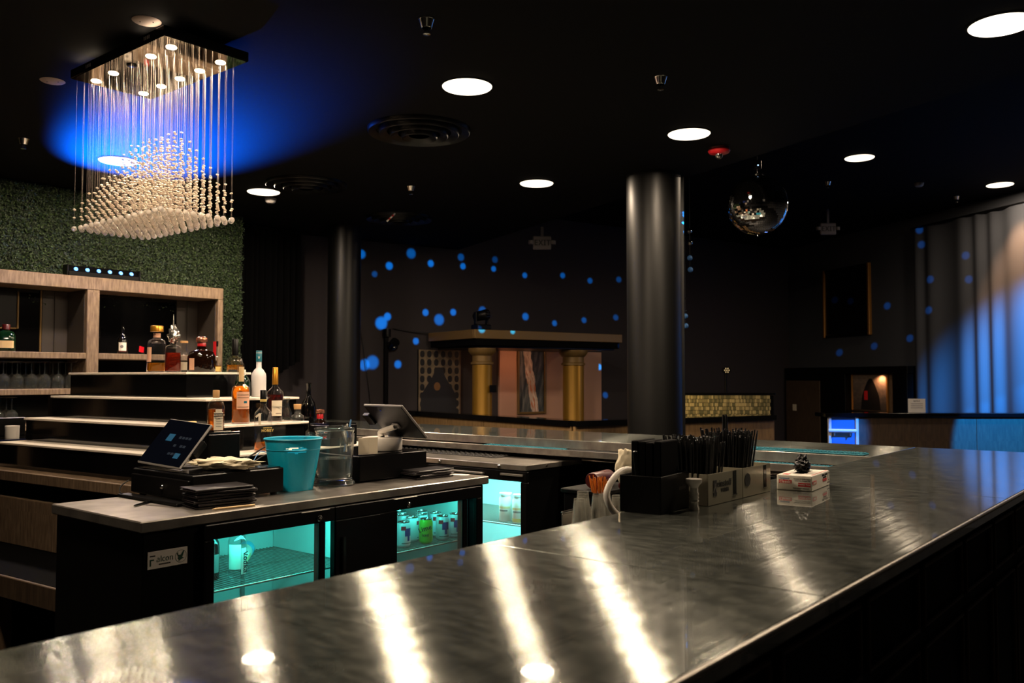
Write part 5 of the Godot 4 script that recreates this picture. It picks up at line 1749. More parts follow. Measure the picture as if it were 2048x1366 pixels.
func build_bar_items() -> void:
	var y := BAR_Y + 0.0004
	caddy("napkin_caddy", "black napkin caddy full of black napkins, nearest of the three on the bar", Vector3(2.272, y, -1.315), 0.10, Vector3(0.205, 0.105, 0.125), M.black_satin, 0.2, 10, 1)
	var cl := get_node("napkin_caddy") as Node3D
	words(cl, "wolfie", 0.012, M.ink_grey, Vector3(0.05, 0.062, 0.0645), Basis.IDENTITY, true)
	var np := thing("napkin_stack", "tall stack of black napkins standing in the black caddy", "napkins", Vector3(2.272, y + 0.004, -1.315), 0.10)
	for k in 4:
		part(np, "napkin_block", box_mesh(Vector3(0.125, 0.195 - 0.004 * (k % 3), 0.022), 0.003), M.black_matte, Vector3(0.002 * (k % 2), 0.1, -0.036 + k * 0.0235))
	var ps := thing("pour_handle", "white ribbed plastic handle standing before the black caddy's right end", "bar tool", Vector3(2.325, y, -1.217))
	part(ps, "stem", lathe([[0.0, 0.0], [0.014, 0.0], [0.015, 0.004], [0.012, 0.012], [0.012, 0.022], [0.0145, 0.026], [0.012, 0.031], [0.0145, 0.036], [0.012, 0.041], [0.0145, 0.046], [0.012, 0.052], [0.012, 0.064], [0.0, 0.064]], 20), M.white_plastic)
	part(ps, "flare", lathe([[0.0, 0.0645], [0.012, 0.0645], [0.016, 0.072], [0.0235, 0.080], [0.0235, 0.090], [0.0, 0.091]], 20), M.white_plastic)
	var mu := thing("muddler", "black bar spoon handle leaning out of the black caddy on the left", "bar tool", Vector3(2.205, y + 0.006, -1.320))
	var st := st_new()
	add_lathe(st, [[0.0, 0.0], [0.006, 0.0], [0.008, 0.16], [0.006, 0.172], [0.0, 0.174]], 10, Vector3.ZERO, 2.0, axis_basis(Vector3(-0.035, 0.165, 0.0)))
	part(mu, "handle", st.commit(), M.black_satin)
	var c2 := caddy("straw_caddy", "polished steel straw caddy with printed lettering, in the middle of the row", Vector3(2.531, y, -1.292), 0.0, Vector3(0.238, 0.094, 0.15), M.caddy_steel, 0.2, 10, 2)
	var z2 := 0.0772
	words(c2, "reinstoff", 0.019, M.ink, Vector3(-0.018, 0.060, z2), Basis.IDENTITY, true)
	words(c2, "VODKA", 0.012, M.ink, Vector3(-0.008, 0.040, z2), Basis.IDENTITY, true)
	part(c2, "printed_mark", box_mesh(Vector3(0.022, 0.048, 0.001), 0.0), M.ink, Vector3(-0.075, 0.05, z2))
	for s in [-1, 1]:
		part(c2, "printed_stroke", box_mesh(Vector3(0.004, 0.03, 0.0012), 0.0), M.steel_matte, Vector3(-0.075 + s * 0.004, 0.05, z2 + 0.0002)).rotation.z = s * 0.5
	var c3 := caddy("straw_caddy", "polished steel straw caddy with a dark round badge, farthest of the row", Vector3(2.762, y, -1.292), 0.0, Vector3(0.218, 0.094, 0.15), M.caddy_steel, 0.2, 10, 3)
	part(c3, "badge", lathe([[0.0, 0.0], [0.022, 0.0], [0.022, 0.001], [0.0, 0.001]], 8), M.ink, Vector3(-0.075, 0.055, z2)).rotation.x = PI / 2
	for c in [c2, c3]:
		part(c, "slot", box_mesh(Vector3(0.022, 0.072, 0.0016), 0.0005), M.black_gloss, Vector3(0.062, 0.056, z2 - 0.0002))
		part(c, "slot_rim", box_mesh(Vector3(0.030, 0.004, 0.003), 0.001), M.chrome, Vector3(0.062, 0.018, z2))
	straws("bundle of black sip straws standing in the middle caddy", Vector3(2.475, y + 0.003, -1.292), 0.0, 0.115, 0.125, 0.195, 190, 0.25)
	straws("bundle of black straws fanning out of the farthest caddy", Vector3(2.716, y + 0.003, -1.292), 0.0, 0.10, 0.12, 0.205, 170, 0.45)
	var tall := thing("long_straw", "thick black straw sticking up highest from the farthest caddy", "straw", Vector3(2.70, y + 0.004, -1.30), 0.0, "long black straws above the farthest caddy")
	var s1 := st_new()
	add_rod(s1, Vector3(0, 0, 0), Vector3(0.012, 0.258, -0.01), 0.0034, 7)
	part(tall, "tube", s1.commit(), M.straw_black)
	copy(tall, Vector3(2.74, y + 0.002, -1.30), 0.6, "thick black straw right of the highest one in the farthest caddy")
	copy(tall, Vector3(2.755, y - 0.0002, -1.31), 1.4, "thick black straw at the right edge of the farthest caddy")
	# glove box with crumpled gloves
	var b := thing("glove_box", "white and red cardboard glove box on the bar, black gloves on top", "box", Vector3(3.055, y, -1.172), 0.1)
	part(b, "carton", box_mesh(Vector3(0.236, 0.051, 0.118), 0.002), M.white_paper, Vector3(0, 0.0257, 0))
	var lf := -0.1184
	part(b, "red_panel", box_mesh(Vector3(0.001, 0.012, 0.043), 0.0), M.red_print, Vector3(lf, 0.029, -0.030))
	part(b, "red_panel", box_mesh(Vector3(0.001, 0.012, 0.042), 0.0), M.red_print, Vector3(lf, 0.021, 0.034))
	var fl := facing(Vector3.LEFT)
	words(b, "Classic", 0.0085, M.white_paper, Vector3(lf - 0.0008, 0.029, -0.030), fl, true)
	words(b, "Synguard", 0.0058, M.pencil_blue, Vector3(lf, 0.040, -0.033), fl)
	words(b, "Guantes de Vinilo Negros", 0.0038, M.ink_grey, Vector3(lf, 0.040, 0.028), fl)
	words(b, "Latex free  Powder free", 0.0036, M.ink_grey, Vector3(lf, 0.034, 0.028), fl)
	words(b, "Powder Free", 0.005, M.white_paper, Vector3(lf - 0.0008, 0.022, 0.034), fl, true)
	words(b, "Single use only. 100 pieces", 0.0032, M.ink_grey, Vector3(lf, 0.009, 0.022), fl)
	var fr := 0.0594
	part(b, "red_panel", box_mesh(Vector3(0.05, 0.012, 0.001), 0.0), M.red_print, Vector3(-0.085, 0.027, fr))
	part(b, "red_panel", box_mesh(Vector3(0.055, 0.009, 0.001), 0.0), M.red_print, Vector3(0.05, 0.025, fr))
	words(b, "Classic", 0.0085, M.white_paper, Vector3(-0.085, 0.027, fr + 0.0008), Basis.IDENTITY, true)
	words(b, "VINYL GLOVES", 0.0075, M.ink, Vector3(0.05, 0.042, fr), Basis.IDENTITY, true)
	words(b, "powder free", 0.006, M.ink, Vector3(0.05, 0.034, fr))
	part(b, "size_frame", box_mesh(Vector3(0.03, 0.0015, 0.001), 0.0), M.ink, Vector3(0.1, 0.044, fr))
	part(b, "size_frame", box_mesh(Vector3(0.03, 0.002, 0.001), 0.0), M.ink, Vector3(0.1, 0.012, fr))
	words(b, "L", 0.02, M.ink, Vector3(0.1, 0.028, fr))
	part(b, "red_line", box_mesh(Vector3(0.2, 0.0006, 0.003), 0.0), M.red_print, Vector3(0.015, 0.0515, 0.05))
	part(b, "red_flash", box_mesh(Vector3(0.03, 0.0006, 0.02), 0.0), M.red_print, Vector3(-0.085, 0.0515, -0.035))
	part(b, "opening", box_mesh(Vector3(0.12, 0.0006, 0.035), 0.0), M.black_matte, Vector3(0.01, 0.0515, -0.005))
	var gl := thing("vinyl_gloves", "crumpled black gloves pulled half out of the glove box", "gloves", b.position + Vector3(0.0, 0.074, -0.005), 0.3)
	part(gl, "glove", lump(Vector3(0.10, 0.04, 0.055), 77, 0.4, 18, 30), M.black_satin)
	part(gl, "glove", lump(Vector3(0.05, 0.05, 0.04), 41, 0.45, 16, 24), M.black_satin, Vector3(0.012, 0.012, 0.0))
	# service mats on the far leg
	var m := thing("service_mat", "teal rubber service mat on the inner edge of the far bar leg", "mat", Vector3(4.50, BAR_Y + 0.0003, -1.72), 0.0, "teal service mats")
	part(m, "base", box_mesh(Vector3(0.10, 0.006, 0.62), 0.002), M.teal_mat, Vector3(0, 0.0032, 0))
	var nb := st_new()
	for i in 5:
		for k in 30:
			add_box(nb, Vector3(0.012, 0.005, 0.012), Vector3(-0.04 + i * 0.02, 0.0085, -0.3 + k * 0.0206))
	part(m, "nub", done(nb), M.teal_mat).set_meta("kind", "stuff")
	copy(m, Vector3(4.30, 1.0125, -1.80), 0.0, "teal rubber service mat lying in the drip rail below the other")
	copy(m, Vector3(4.33, 1.0125, -3.45), 0.0, "teal rubber service mat in the drip rail behind the tablet")
	var m3 := thing("service_mat", "long dark rubber service mat in the middle of the drip rail", "mat", Vector3(4.32, 1.0125, -2.75))
	part(m3, "base", box_mesh(Vector3(0.10, 0.006, 0.72), 0.002), M.black_rubber, Vector3(0, 0.0032, 0))
	var nb2 := st_new()
	for i in 5:
		for k in 34:
			add_box(nb2, Vector3(0.012, 0.005, 0.012), Vector3(-0.04 + i * 0.02, 0.0085, -0.34 + k * 0.0206))
	part(m3, "nub", done(nb2), M.black_rubber).set_meta("kind", "stuff")
	var pm := thing("menu_card", "red and black menu card lying in the drip rail right of the second tablet", "menu", Vector3(4.32, 1.0125, -4.1), 0.1)
	part(pm, "card", box_mesh(Vector3(0.08, 0.002, 0.3), 0.0), M.red_dark, Vector3(0, 0.0012, 0))


# ---------------------------------------------------------------- under the bar, on the working side
func build_under_bar() -> void:
	var b := thing("ice_bin", "stainless ice bin with a rolled edge under the bar, left of the cup stacks", "ice bin", Vector3(3.55, 0, -1.86))
	part(b, "body", box_mesh(Vector3(1.3, 0.60, 0.56), 0.006), M.steel, Vector3(0, 0.50, 0))
	part(b, "back_splash", box_mesh(Vector3(0.05, 0.10, 0.56), 0.004), M.steel, Vector3(0.6, 0.8505, 0))
	for x in [-0.6, 0.6]:
		for z in [-0.24, 0.24]:
			part(b, "leg", lathe([[0.0, 0.0], [0.02, 0.0], [0.02, 0.1995], [0.0, 0.1995]], 12), M.steel_matte, Vector3(x, 0, z))
	var pn := thing("bin_lid", "upright stainless lid leaning beside the cup stacks", "lid", Vector3(3.06, 0.8005, -2.125), 0.06)
	part(pn, "panel", box_mesh(Vector3(0.30, 0.10, 0.006), 0.002), M.steel_matte, Vector3(0, 0.0505, 0))
	part(pn, "rolled_edge", box_mesh(Vector3(0.30, 0.01, 0.018), 0.004), M.chrome, Vector3(0, 0.106, 0))
	# stacked clear cups
	var spots := [[2.925, -2.04, 7], [2.985, -2.065, 9], [3.045, -2.03, 8], [3.115, -2.045, 9], [3.175, -2.02, 6]]
	var names := ["clear plastic cup in the leftmost stack under the bar", "clear plastic cup in the second stack from the left", "clear plastic cup in the stack that holds the orange straws", "clear plastic cup in the fourth stack, by the hose", "clear plastic cup in the rightmost stack, behind the hose"]
	var proto: Node3D
	for s in 5:
		for k in spots[s][2]:
			var at := Vector3(spots[s][0], 0.8005 + k * 0.0105, spots[s][1])
			if proto == null:
				proto = thing("plastic_cup", names[0], "cup", at, 0.0, "stacked clear cups")
				part(proto, "wall", lathe([[0.033, 0.0], [0.035, 0.003], [0.033, 0.006], [0.023, 0.105], [0.0, 0.107]], 18), M.cup_plastic)
			else:
				copy(proto, at, 0.0, names[s])
	var o := thing("straw_bundle", "bundle of orange sip straws standing in a stack of clear cups", "straws", Vector3(3.045, 0.9815, -2.03))
	var st := st_new()
	for i in 46:
		var a := rng.randf() * TAU
		var r := sqrt(rng.randf()) * 0.026
		add_rod(st, Vector3(cos(a) * r, 0, sin(a) * r), Vector3(cos(a) * r * 1.5, rng.randf_range(0.045, 0.07), sin(a) * r * 1.5), 0.0016, 5)
	part(o, "straws", st.commit(), M.straw_orange)
	o.set_meta("kind", "stuff")
	# hose of the soda gun
	var h := thing("soda_gun", "white braided soda gun hose looping beside the black napkin caddy", "soda gun", Vector3(0, 0, 0))
	part(h, "hose", tube(curve([Vector3(2.66, 1.13, -1.62), Vector3(2.60, 1.135, -1.63), Vector3(2.535, 1.11, -1.63), Vector3(2.495, 1.065, -1.63), Vector3(2.505, 1.02, -1.62), Vector3(2.55, 0.985, -1.61), Vector3(2.63, 0.97, -1.60)], 70), 0.011, 10, 0.08), M.white_plastic)
	part(h, "holster", box_mesh(Vector3(0.06, 0.12, 0.05), 0.006), M.grey_plastic, Vector3(2.69, 1.04, -1.60))
	var r := thing("rag", "white and red rag hanging beside the black napkin caddy", "towel", Vector3(2.70, 1.13, -1.68))
	part(r, "cloth", lump(Vector3(0.10, 0.14, 0.06), 52, 0.22), M.cloth_white)
	part(r, "stain", lump(Vector3(0.06, 0.06, 0.06), 53, 0.4), M.red_dark, Vector3(-0.012, -0.055, 0.012))
	var rb := thing("red_bottle", "dark red bottle lying on its side beyond the orange straws", "bottle", Vector3(3.44, 0.8545, -2.27))
	var st2 := st_new()
	add_lathe(st2, [[0.0, 0.0], [0.034, 0.0], [0.036, 0.004], [0.036, 0.16], [0.02, 0.20], [0.013, 0.21], [0.013, 0.26], [0.0, 0.26]], 20, Vector3(-0.13, 0.135, 0.03), 2.0, axis_basis(Vector3(1, 0.01, -0.1)))
	part(rb, "glass", st2.commit(), M.red_dark)
	var sr := thing("glass_rack", "black crate standing on the floor beyond the orange straws", "crate", Vector3(3.44, 0, -2.27))
	part(sr, "body", box_mesh(Vector3(0.34, 0.93, 0.2), 0.006), M.black_matte, Vector3(0, 0.466, 0))
	part(sr, "rim", box_mesh(Vector3(0.36, 0.02, 0.22), 0.004), M.black_satin, Vector3(0, 0.942, 0))
	var pp := thing("rail_pipe", "polished pipe running under the drip rail of the far bar leg", "pipe", Vector3(4.40, 0.955, -2.2))
	var st3 := st_new()
	add_rod(st3, Vector3(0, 0, -0.84), Vector3(0, 0, 0.84), 0.02, 14)
	part(pp, "tube", st3.commit(), M.chrome)
	for z in [-0.7, 0.7]:
		part(pp, "bracket", box_mesh(Vector3(0.122, 0.03, 0.03), 0.004), M.steel_matte, Vector3(0.0825, 0, z))


# ---------------------------------------------------------------- the far side of the room
func w1(s: float, y: float, off := 0.0) -> Vector3:
	return W1P + W1D * s + W1N * off + Vector3(0, y, 0)


func w2(s: float, y: float, off := 0.0) -> Vector3:
	return W2P + W2D * s + W2N * off + Vector3(0, y, 0)


const W1T := -0.2750
const W2T := -2.1944


func build_far_left() -> void:
	# round columns
	var c := thing("column", "thick black round column standing behind the far bar leg", "column", Vector3(6.0, 0, -3.47))
	part(c, "shaft", lathe([[0.212, 0.0], [0.212, 3.04]], 64), M.column_black)
	part(c, "base_ring", lathe([[0.222, 0.0], [0.222, 0.1], [0.2125, 0.105]], 64), M.black_satin)
	part(c, "corner_strip", box_mesh(Vector3(0.022, 3.02, 0.03), 0.003), M.column_black, Vector3(0.118, 1.52, 0.182), 0.7)
	var c2 := thing("column", "slimmer black round column in front of the blue-dotted wall, at the left", "column", Vector3(6.01, 0, -7.19))
	part(c2, "shaft", lathe([[0.172, 0.0], [0.172, 3.04]], 56), M.column_black)
	part(c2, "base_ring", lathe([[0.182, 0.0], [0.182, 0.1], [0.1725, 0.105]], 56), M.black_satin)
	# black drape between the leaf wall and the dotted wall
	var dr := thing("black_drape", "tall black drape with a slanted lower edge between the leaf wall and the dotted wall", "curtain", Vector3(0, 0, -7.75))
	var st := st_new()
	var n := 60
	var x0 := 4.99
	var x1 := 5.86
	for i in n:
		var a := float(i) / n
		var b := float(i + 1) / n
		var xa := lerpf(x0, x1, a)
		var xb := lerpf(x0, x1, b)
		var za := sin(a * 70.0) * 0.025
		var zb := sin(b * 70.0) * 0.025
		var lo := func(t: float) -> float: return 0.02 if t < 0.62 else lerpf(1.46, 1.63, (t - 0.62) / 0.38)
		quad(st, Vector3(xa, lo.call(a), za), Vector3(xb, lo.call(a), zb), Vector3(xb, 3.03, zb), Vector3(xa, 3.03, za), Vector3.BACK)
		quad(st, Vector3(xa, lo.call(a), za - 0.006), Vector3(xb, lo.call(a), zb - 0.006), Vector3(xb, 3.03, zb - 0.006), Vector3(xa, 3.03, za - 0.006), Vector3.FORWARD)
	part(dr, "cloth", done(st), M.black_matte)
	var rod := st_new()
	add_rod(rod, Vector3(x0 - 0.02, 3.02, 0), Vector3(x1 + 0.02, 3.02, 0), 0.012, 10)
	part(dr, "rod", rod.commit(), M.black_satin)
	# low timber wall in an L with a black ledge
	var lw := thing("partition_wall", "low timber partition with a glossy black ledge in front of the gold columns", "partition")
	var pc := Vector2(6.396, -4.507)
	var dce := Vector2(0.936, 0.352)
	var dcl := Vector2(0.27, -0.963)
	for k in 2:
		var d: Vector2 = [dce, dcl][k]
		var len_: float = [2.47, 3.6][k]
		var nin := Vector2(-d.y, d.x) if k == 1 else Vector2(d.y, -d.x)
		var a := pc + (d * 0.06 if k == 1 else Vector2.ZERO)
		var b := pc + d * len_
		part(lw, "core", prism([a + nin * 0.03 + d * 0.03, b + nin * 0.03, b + nin * 0.11, a + nin * 0.11 + d * 0.11], 0.0, 1.02), M.black_matte)
		part(lw, "ledge", prism([a - nin * 0.03, b - nin * 0.03, b + nin * 0.16, a + nin * 0.16], 1.021, 1.07), M.black_gloss)
		var m := 5 if k == 1 else 4
		for i in m:
			var p := a.lerp(b, float(i) / m) + d * 0.003
			var q := a.lerp(b, float(i + 1) / m) - d * 0.003
			part(lw, "plank_panel", prism([p, q, q + nin * 0.029, p + nin * 0.029], 0.08, 1.02), M.wood_oak)
	# tiled block beyond it
	var tl := thing("tiled_counter", "low block faced with small upright pale tiles beyond the partition, fading into the dark", "counter", Vector3(9.33, 0, -5.04), -0.885)
	part(tl, "core", box_mesh(Vector3(1.3, 1.24, 0.4), 0.004), M.black_matte, Vector3(0.45, 0.62, -0.22))
	part(tl, "top", box_mesh(Vector3(1.34, 0.02, 0.44), 0.004), M.black_gloss, Vector3(0.45, 1.2605, -0.22))
	var tiles := [st_new(), st_new(), st_new()]
	for r in 6:
		for i in 66:
			var tx := -0.17 + i * 0.0187 + (0.009 if r % 2 else 0.0)
			var tg: SurfaceTool = tiles[rng.randi() % 3]
			add_box(tg, Vector3(0.0165, 0.041, 0.008), Vector3(tx, 1.222 - r * 0.0445, -0.0155), 0.002, Basis.from_euler(Vector3(rng.randf_range(-0.05, 0.05), rng.randf_range(-0.08, 0.08), 0)))
	for k in 3:
		part(tl, "tile", done(tiles[k]), mat("tile_%d" % k, [c8(196, 178, 128), c8(150, 138, 98), c8(112, 108, 78)][k], 0.25, 0.3)).set_meta("kind", "stuff")
	area("tile_glow", Vector3(9.05, 1.62, -4.72), Vector3(0.32, -1.0, -0.45), Vector2(0.06, 0.06), Color(1.0, 0.85, 0.55), 0.3)  # added light with no fitting, brightens the left of the tiles
	# booth with two gold columns
	var b := thing("booth", "booth with two gold columns under a flat canopy with a dull gold face", "booth", w1(0, 0, 1.1), W1T)
	part(b, "canopy", box_mesh(Vector3(2.10, 0.075, 1.02), 0.004), M.black_matte, Vector3(-0.52, 1.848, -0.48))
	part(b, "canopy_face", box_mesh(Vector3(2.17, 0.10, 0.03), 0.004), M.gold_dim, Vector3(-0.52, 1.936, 0.03))
	part(b, "canopy_side", box_mesh(Vector3(0.03, 0.10, 1.0), 0.004), M.gold_dim, Vector3(-1.59, 1.936, -0.486))
	part(b, "canopy_roof", box_mesh(Vector3(2.12, 0.02, 1.0), 0.0), M.black_matte, Vector3(-0.52, 1.93, -0.485))
	part(b, "frieze", box_mesh(Vector3(2.0, 0.02, 0.9), 0.003), M.black_satin, Vector3(-0.52, 1.80, -0.46))
	for k in 2:
		var x: float = [-1.387, -0.068][k]
		var r: float = [0.112, 0.128][k]
		part(b, "pillar", lathe([[r + 0.03, 0.0], [r + 0.03, 0.06], [r + 0.012, 0.08], [r + 0.012, 0.1], [r, 0.12], [r, 1.60]], 36), M.gold_paint, Vector3(x, 0, -0.14))
		part(b, "capital", lathe([[r, 1.60], [r + 0.018, 1.605], [r + 0.018, 1.625], [r, 1.635], [r, 1.70], [r + 0.015, 1.71], [r + 0.045, 1.75], [r + 0.045, 1.785], [0.0, 1.785]], 36), M.gold_dim, Vector3(x, 0, -0.14))
	part(b, "socket_plate", box_mesh(Vector3(0.09, 0.08, 0.006), 0.002), M.black_satin, Vector3(-1.33, 1.33, -0.005))
	# rose-coloured back of the booth
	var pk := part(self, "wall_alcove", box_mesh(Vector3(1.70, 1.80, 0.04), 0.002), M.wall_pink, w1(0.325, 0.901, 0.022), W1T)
	structure(pk)
	var sw := thing("wall_switch", "small white wall switch left of the narrow painting", "switch", w1(-0.405, 0.931, 0.0425), W1T)
	part(sw, "plate", box_mesh(Vector3(0.035, 0.055, 0.006), 0.002), M.white_plastic, Vector3(0, 0, 0.0035))
	part(sw, "toggle", box_mesh(Vector3(0.008, 0.016, 0.006), 0.001), M.white_plastic, Vector3(0, 0, 0.0095))
	# narrow painting: pale drapery over dark, a generic stand-in
	var pt := thing("narrow_painting", "tall narrow painting of pale falling drapery between the gold columns", "painting", w1(-0.03, 1.42, 0.0425), W1T)
	part(pt, "canvas", box_mesh(Vector3(0.40, 0.82, 0.012), 0.0), M.white_paper, Vector3(0, 0, 0.0085)).material_override = drapery_picture()
	(pt.get_node("canvas") as MeshInstance3D).mesh = picture_quad(0.40, 0.82)
	for e in [[-0.215, 0.0, 0.03, 0.88], [0.215, 0.0, 0.03, 0.88], [0.0, -0.425, 0.40, 0.03], [0.0, 0.425, 0.40, 0.03]]:
		part(pt, "frame", box_mesh(Vector3(e[2], e[3], 0.03), 0.006), M.gold_dim, Vector3(e[0], e[1], 0.0155))
	part(pt, "backing", box_mesh(Vector3(0.40, 0.82, 0.006), 0.0), M.black_matte, Vector3(0, 0, 0.0035))
	# patterned canvas, a generic stand-in
	var pp := thing("patterned_canvas", "dark canvas with rows of black ovals on tan, left of the booth", "painting", w1(-1.398, 1.389, 0.001), W1T)
	part(pp, "canvas", picture_quad(0.578, 0.80), oval_picture(), Vector3(0, 0, 0.0265))
	part(pp, "stretcher", box_mesh(Vector3(0.578, 0.80, 0.025), 0.0), M.black_matte, Vector3(0, 0, 0.013))
	part(pp, "edge_strip", box_mesh(Vector3(0.014, 0.80, 0.028), 0.002), M.moulding, Vector3(0.297, 0, 0.0145))
	# moving head on the booth, clamp light and cables on the wall
	var ml := thing("moving_head_light", "black moving head light standing on the booth canopy", "stage light", w1(-1.427, 1.987, 1.0), W1T)
	part(ml, "base", box_mesh(Vector3(0.18, 0.06, 0.16), 0.01), M.black_satin, Vector3(0, 0.0305, 0))
	for x in [-0.075, 0.075]:
		part(ml, "yoke", box_mesh(Vector3(0.018, 0.14, 0.05), 0.004), M.black_satin, Vector3(x, 0.131, 0))
	var hd := part(ml, "head", lathe([[0.0, -0.09], [0.04, -0.09], [0.055, -0.05], [0.06, 0.08], [0.055, 0.09], [0.0, 0.085]], 24), M.black_satin, Vector3(0, 0.165, 0))
	hd.rotation = Vector3(PI / 2 - 0.15, 0.5, 0)
	for k in 7:
		var a := TAU * k / 6
		var rr := 0.03 if k < 6 else 0.0
		part(hd, "lens", lathe([[0.0, 0.086], [0.008, 0.09], [0.005, 0.095], [0.0, 0.096]], 10), M.chrome, Vector3(cos(a) * rr, 0.0, sin(a) * rr))
	var cl := thing("clamp_light", "black lamp clamped to a pole on the dotted wall, cable hanging down", "stage light", w1(-2.10, 0.0, 0.03), W1T)
	part(cl, "pole", box_mesh(Vector3(0.05, 1.12, 0.03), 0.004), M.black_satin, Vector3(-0.02, 1.40, 0.0))
	part(cl, "head", lathe([[0.0, -0.05], [0.05, -0.05], [0.055, 0.06], [0.0, 0.06]], 20), M.black_satin, Vector3(0.03, 1.84, 0.08)).rotation.x = 1.1
	part(cl, "arm", box_mesh(Vector3(0.10, 0.03, 0.03), 0.004), M.black_satin, Vector3(0.06, 1.80, 0.03))
	part(cl, "clamp", lathe([[0.0, 0.0], [0.045, 0.0], [0.045, 0.09], [0.0, 0.09]], 16), M.black_satin, Vector3(-0.02, 1.93, 0.02))
	part(cl, "lens", lathe([[0.0, 0.0], [0.02, 0.0], [0.016, 0.006], [0.0, 0.008]], 12), M.chrome, Vector3(0.02, 1.81, 0.135)).rotation.x = 1.2
	var wc := thing("wall_cable", "thin black cable strung across the dotted wall to the booth", "cable", w1(0, 0, 0.02), W1T)
	part(wc, "cord", tube(curve([Vector3(-2.02, 2.03, 0), Vector3(-1.8, 2.0, 0), Vector3(-1.4, 1.985, 0.1), Vector3(-1.05, 1.99, 0.4), Vector3(-1.3, 2.0, 0.8)], 24), 0.007, 6), M.black_rubber)
	var wc2 := thing("wall_cable", "two thin cables hanging down the dotted wall beside the slim column", "cable", w1(0, 0, 0.02), W1T)
	part(wc2, "cord", tube(curve([Vector3(-2.45, 2.05, 0), Vector3(-2.36, 1.5, 0.01), Vector3(-2.28, 0.9, 0)], 16), 0.005, 6), M.black_rubber)
	part(wc2, "cord", tube(curve([Vector3(-2.14, 1.7, 0), Vector3(-2.13, 1.3, 0.01), Vector3(-2.15, 0.85, 0)], 16), 0.006, 6), M.black_rubber)


func picture_quad(w: float, h: float) -> ArrayMesh:
	var st := st_new()
	var p := [Vector3(-w / 2, -h / 2, 0), Vector3(w / 2, -h / 2, 0), Vector3(w / 2, h / 2, 0), Vector3(-w / 2, h / 2, 0)]
	var uv := [Vector2(0, 1), Vector2(1, 1), Vector2(1, 0), Vector2(0, 0)]
	for k in [0, 2, 1, 0, 3, 2]:
		st.set_uv(uv[k])
		st.set_normal(Vector3.BACK)
		st.add_vertex(p[k])
	return st.commit()


func picture(called: String, w: int, h: int, f: Callable) -> StandardMaterial3D:
	var im := Image.create(w, h, false, Image.FORMAT_RGB8)
	for x in w:
		for y in h:
			im.set_pixel(x, y, f.call(float(x) / w, float(y) / h))
	var m := mat(called, Color.WHITE, 0.55)
	m.albedo_texture = ImageTexture.create_from_image(im)
	m.texture_repeat = false
	return m


func drapery_picture() -> StandardMaterial3D:
	var nz := FastNoiseLite.new()
	nz.seed = 5
	nz.frequency = 1.0
	nz.fractal_octaves = 3
	return picture("drapery_picture", 96, 192, func(u: float, v: float) -> Color:
		var n := nz.get_noise_2d(u * 5.0 + v * 2.0, v * 2.2)
		var mid := 0.30 + 0.34 * v + 0.06 * n
		var w := 0.17 - 0.05 * absf(v - 0.5)
		var d := absf(u - mid)
		var dark := c8(38, 44, 48).lerp(c8(112, 112, 108), clampf(0.35 + n * 0.9 + (0.5 if absf(u - 0.08 - v * 0.1) < 0.03 else 0.0), 0, 1))
		if d < w:
			var k := nz.get_noise_2d((u - mid) * 16.0, v * 3.0 + 9.0)
			var pale := c8(222, 204, 186).lerp(c8(140, 120, 108), clampf(0.4 + k, 0, 1))
			if k > 0.28 and v > 0.35:
				pale = c8(190, 110, 70)
			return pale
		return dark)


func oval_picture() -> StandardMaterial3D:
	var nz := FastNoiseLite.new()
	nz.seed = 15
	nz.frequency = 1.0
	return picture("oval_picture", 144, 200, func(u: float, v: float) -> Color:
		var tan_ := c8(128, 112, 88).lerp(c8(96, 84, 68), clampf(0.5 + nz.get_noise_2d(u * 6, v * 6), 0, 1))
		# a plain dark mound, broad at the foot
		var half := 0.10 + 0.33 * smoothstep(0.28, 0.75, v)
		if v > 0.26 and absf(u - 0.48) < half:
			var glow_ := (u - 0.44) * (u - 0.44) / 0.006 + (v - 0.55) * (v - 0.55) / 0.004
			if glow_ < 1.0:
				return c8(112, 78, 44)
			return c8(22, 22, 28)
		var gx := fmod(u * 6.0, 1.0) - 0.5
		var gy := fmod(v * 8.0, 1.0) - 0.5
		if gx * gx / 0.11 + gy * gy / 0.17 < 1.0:
			return c8(18, 18, 22)
		return tan_)


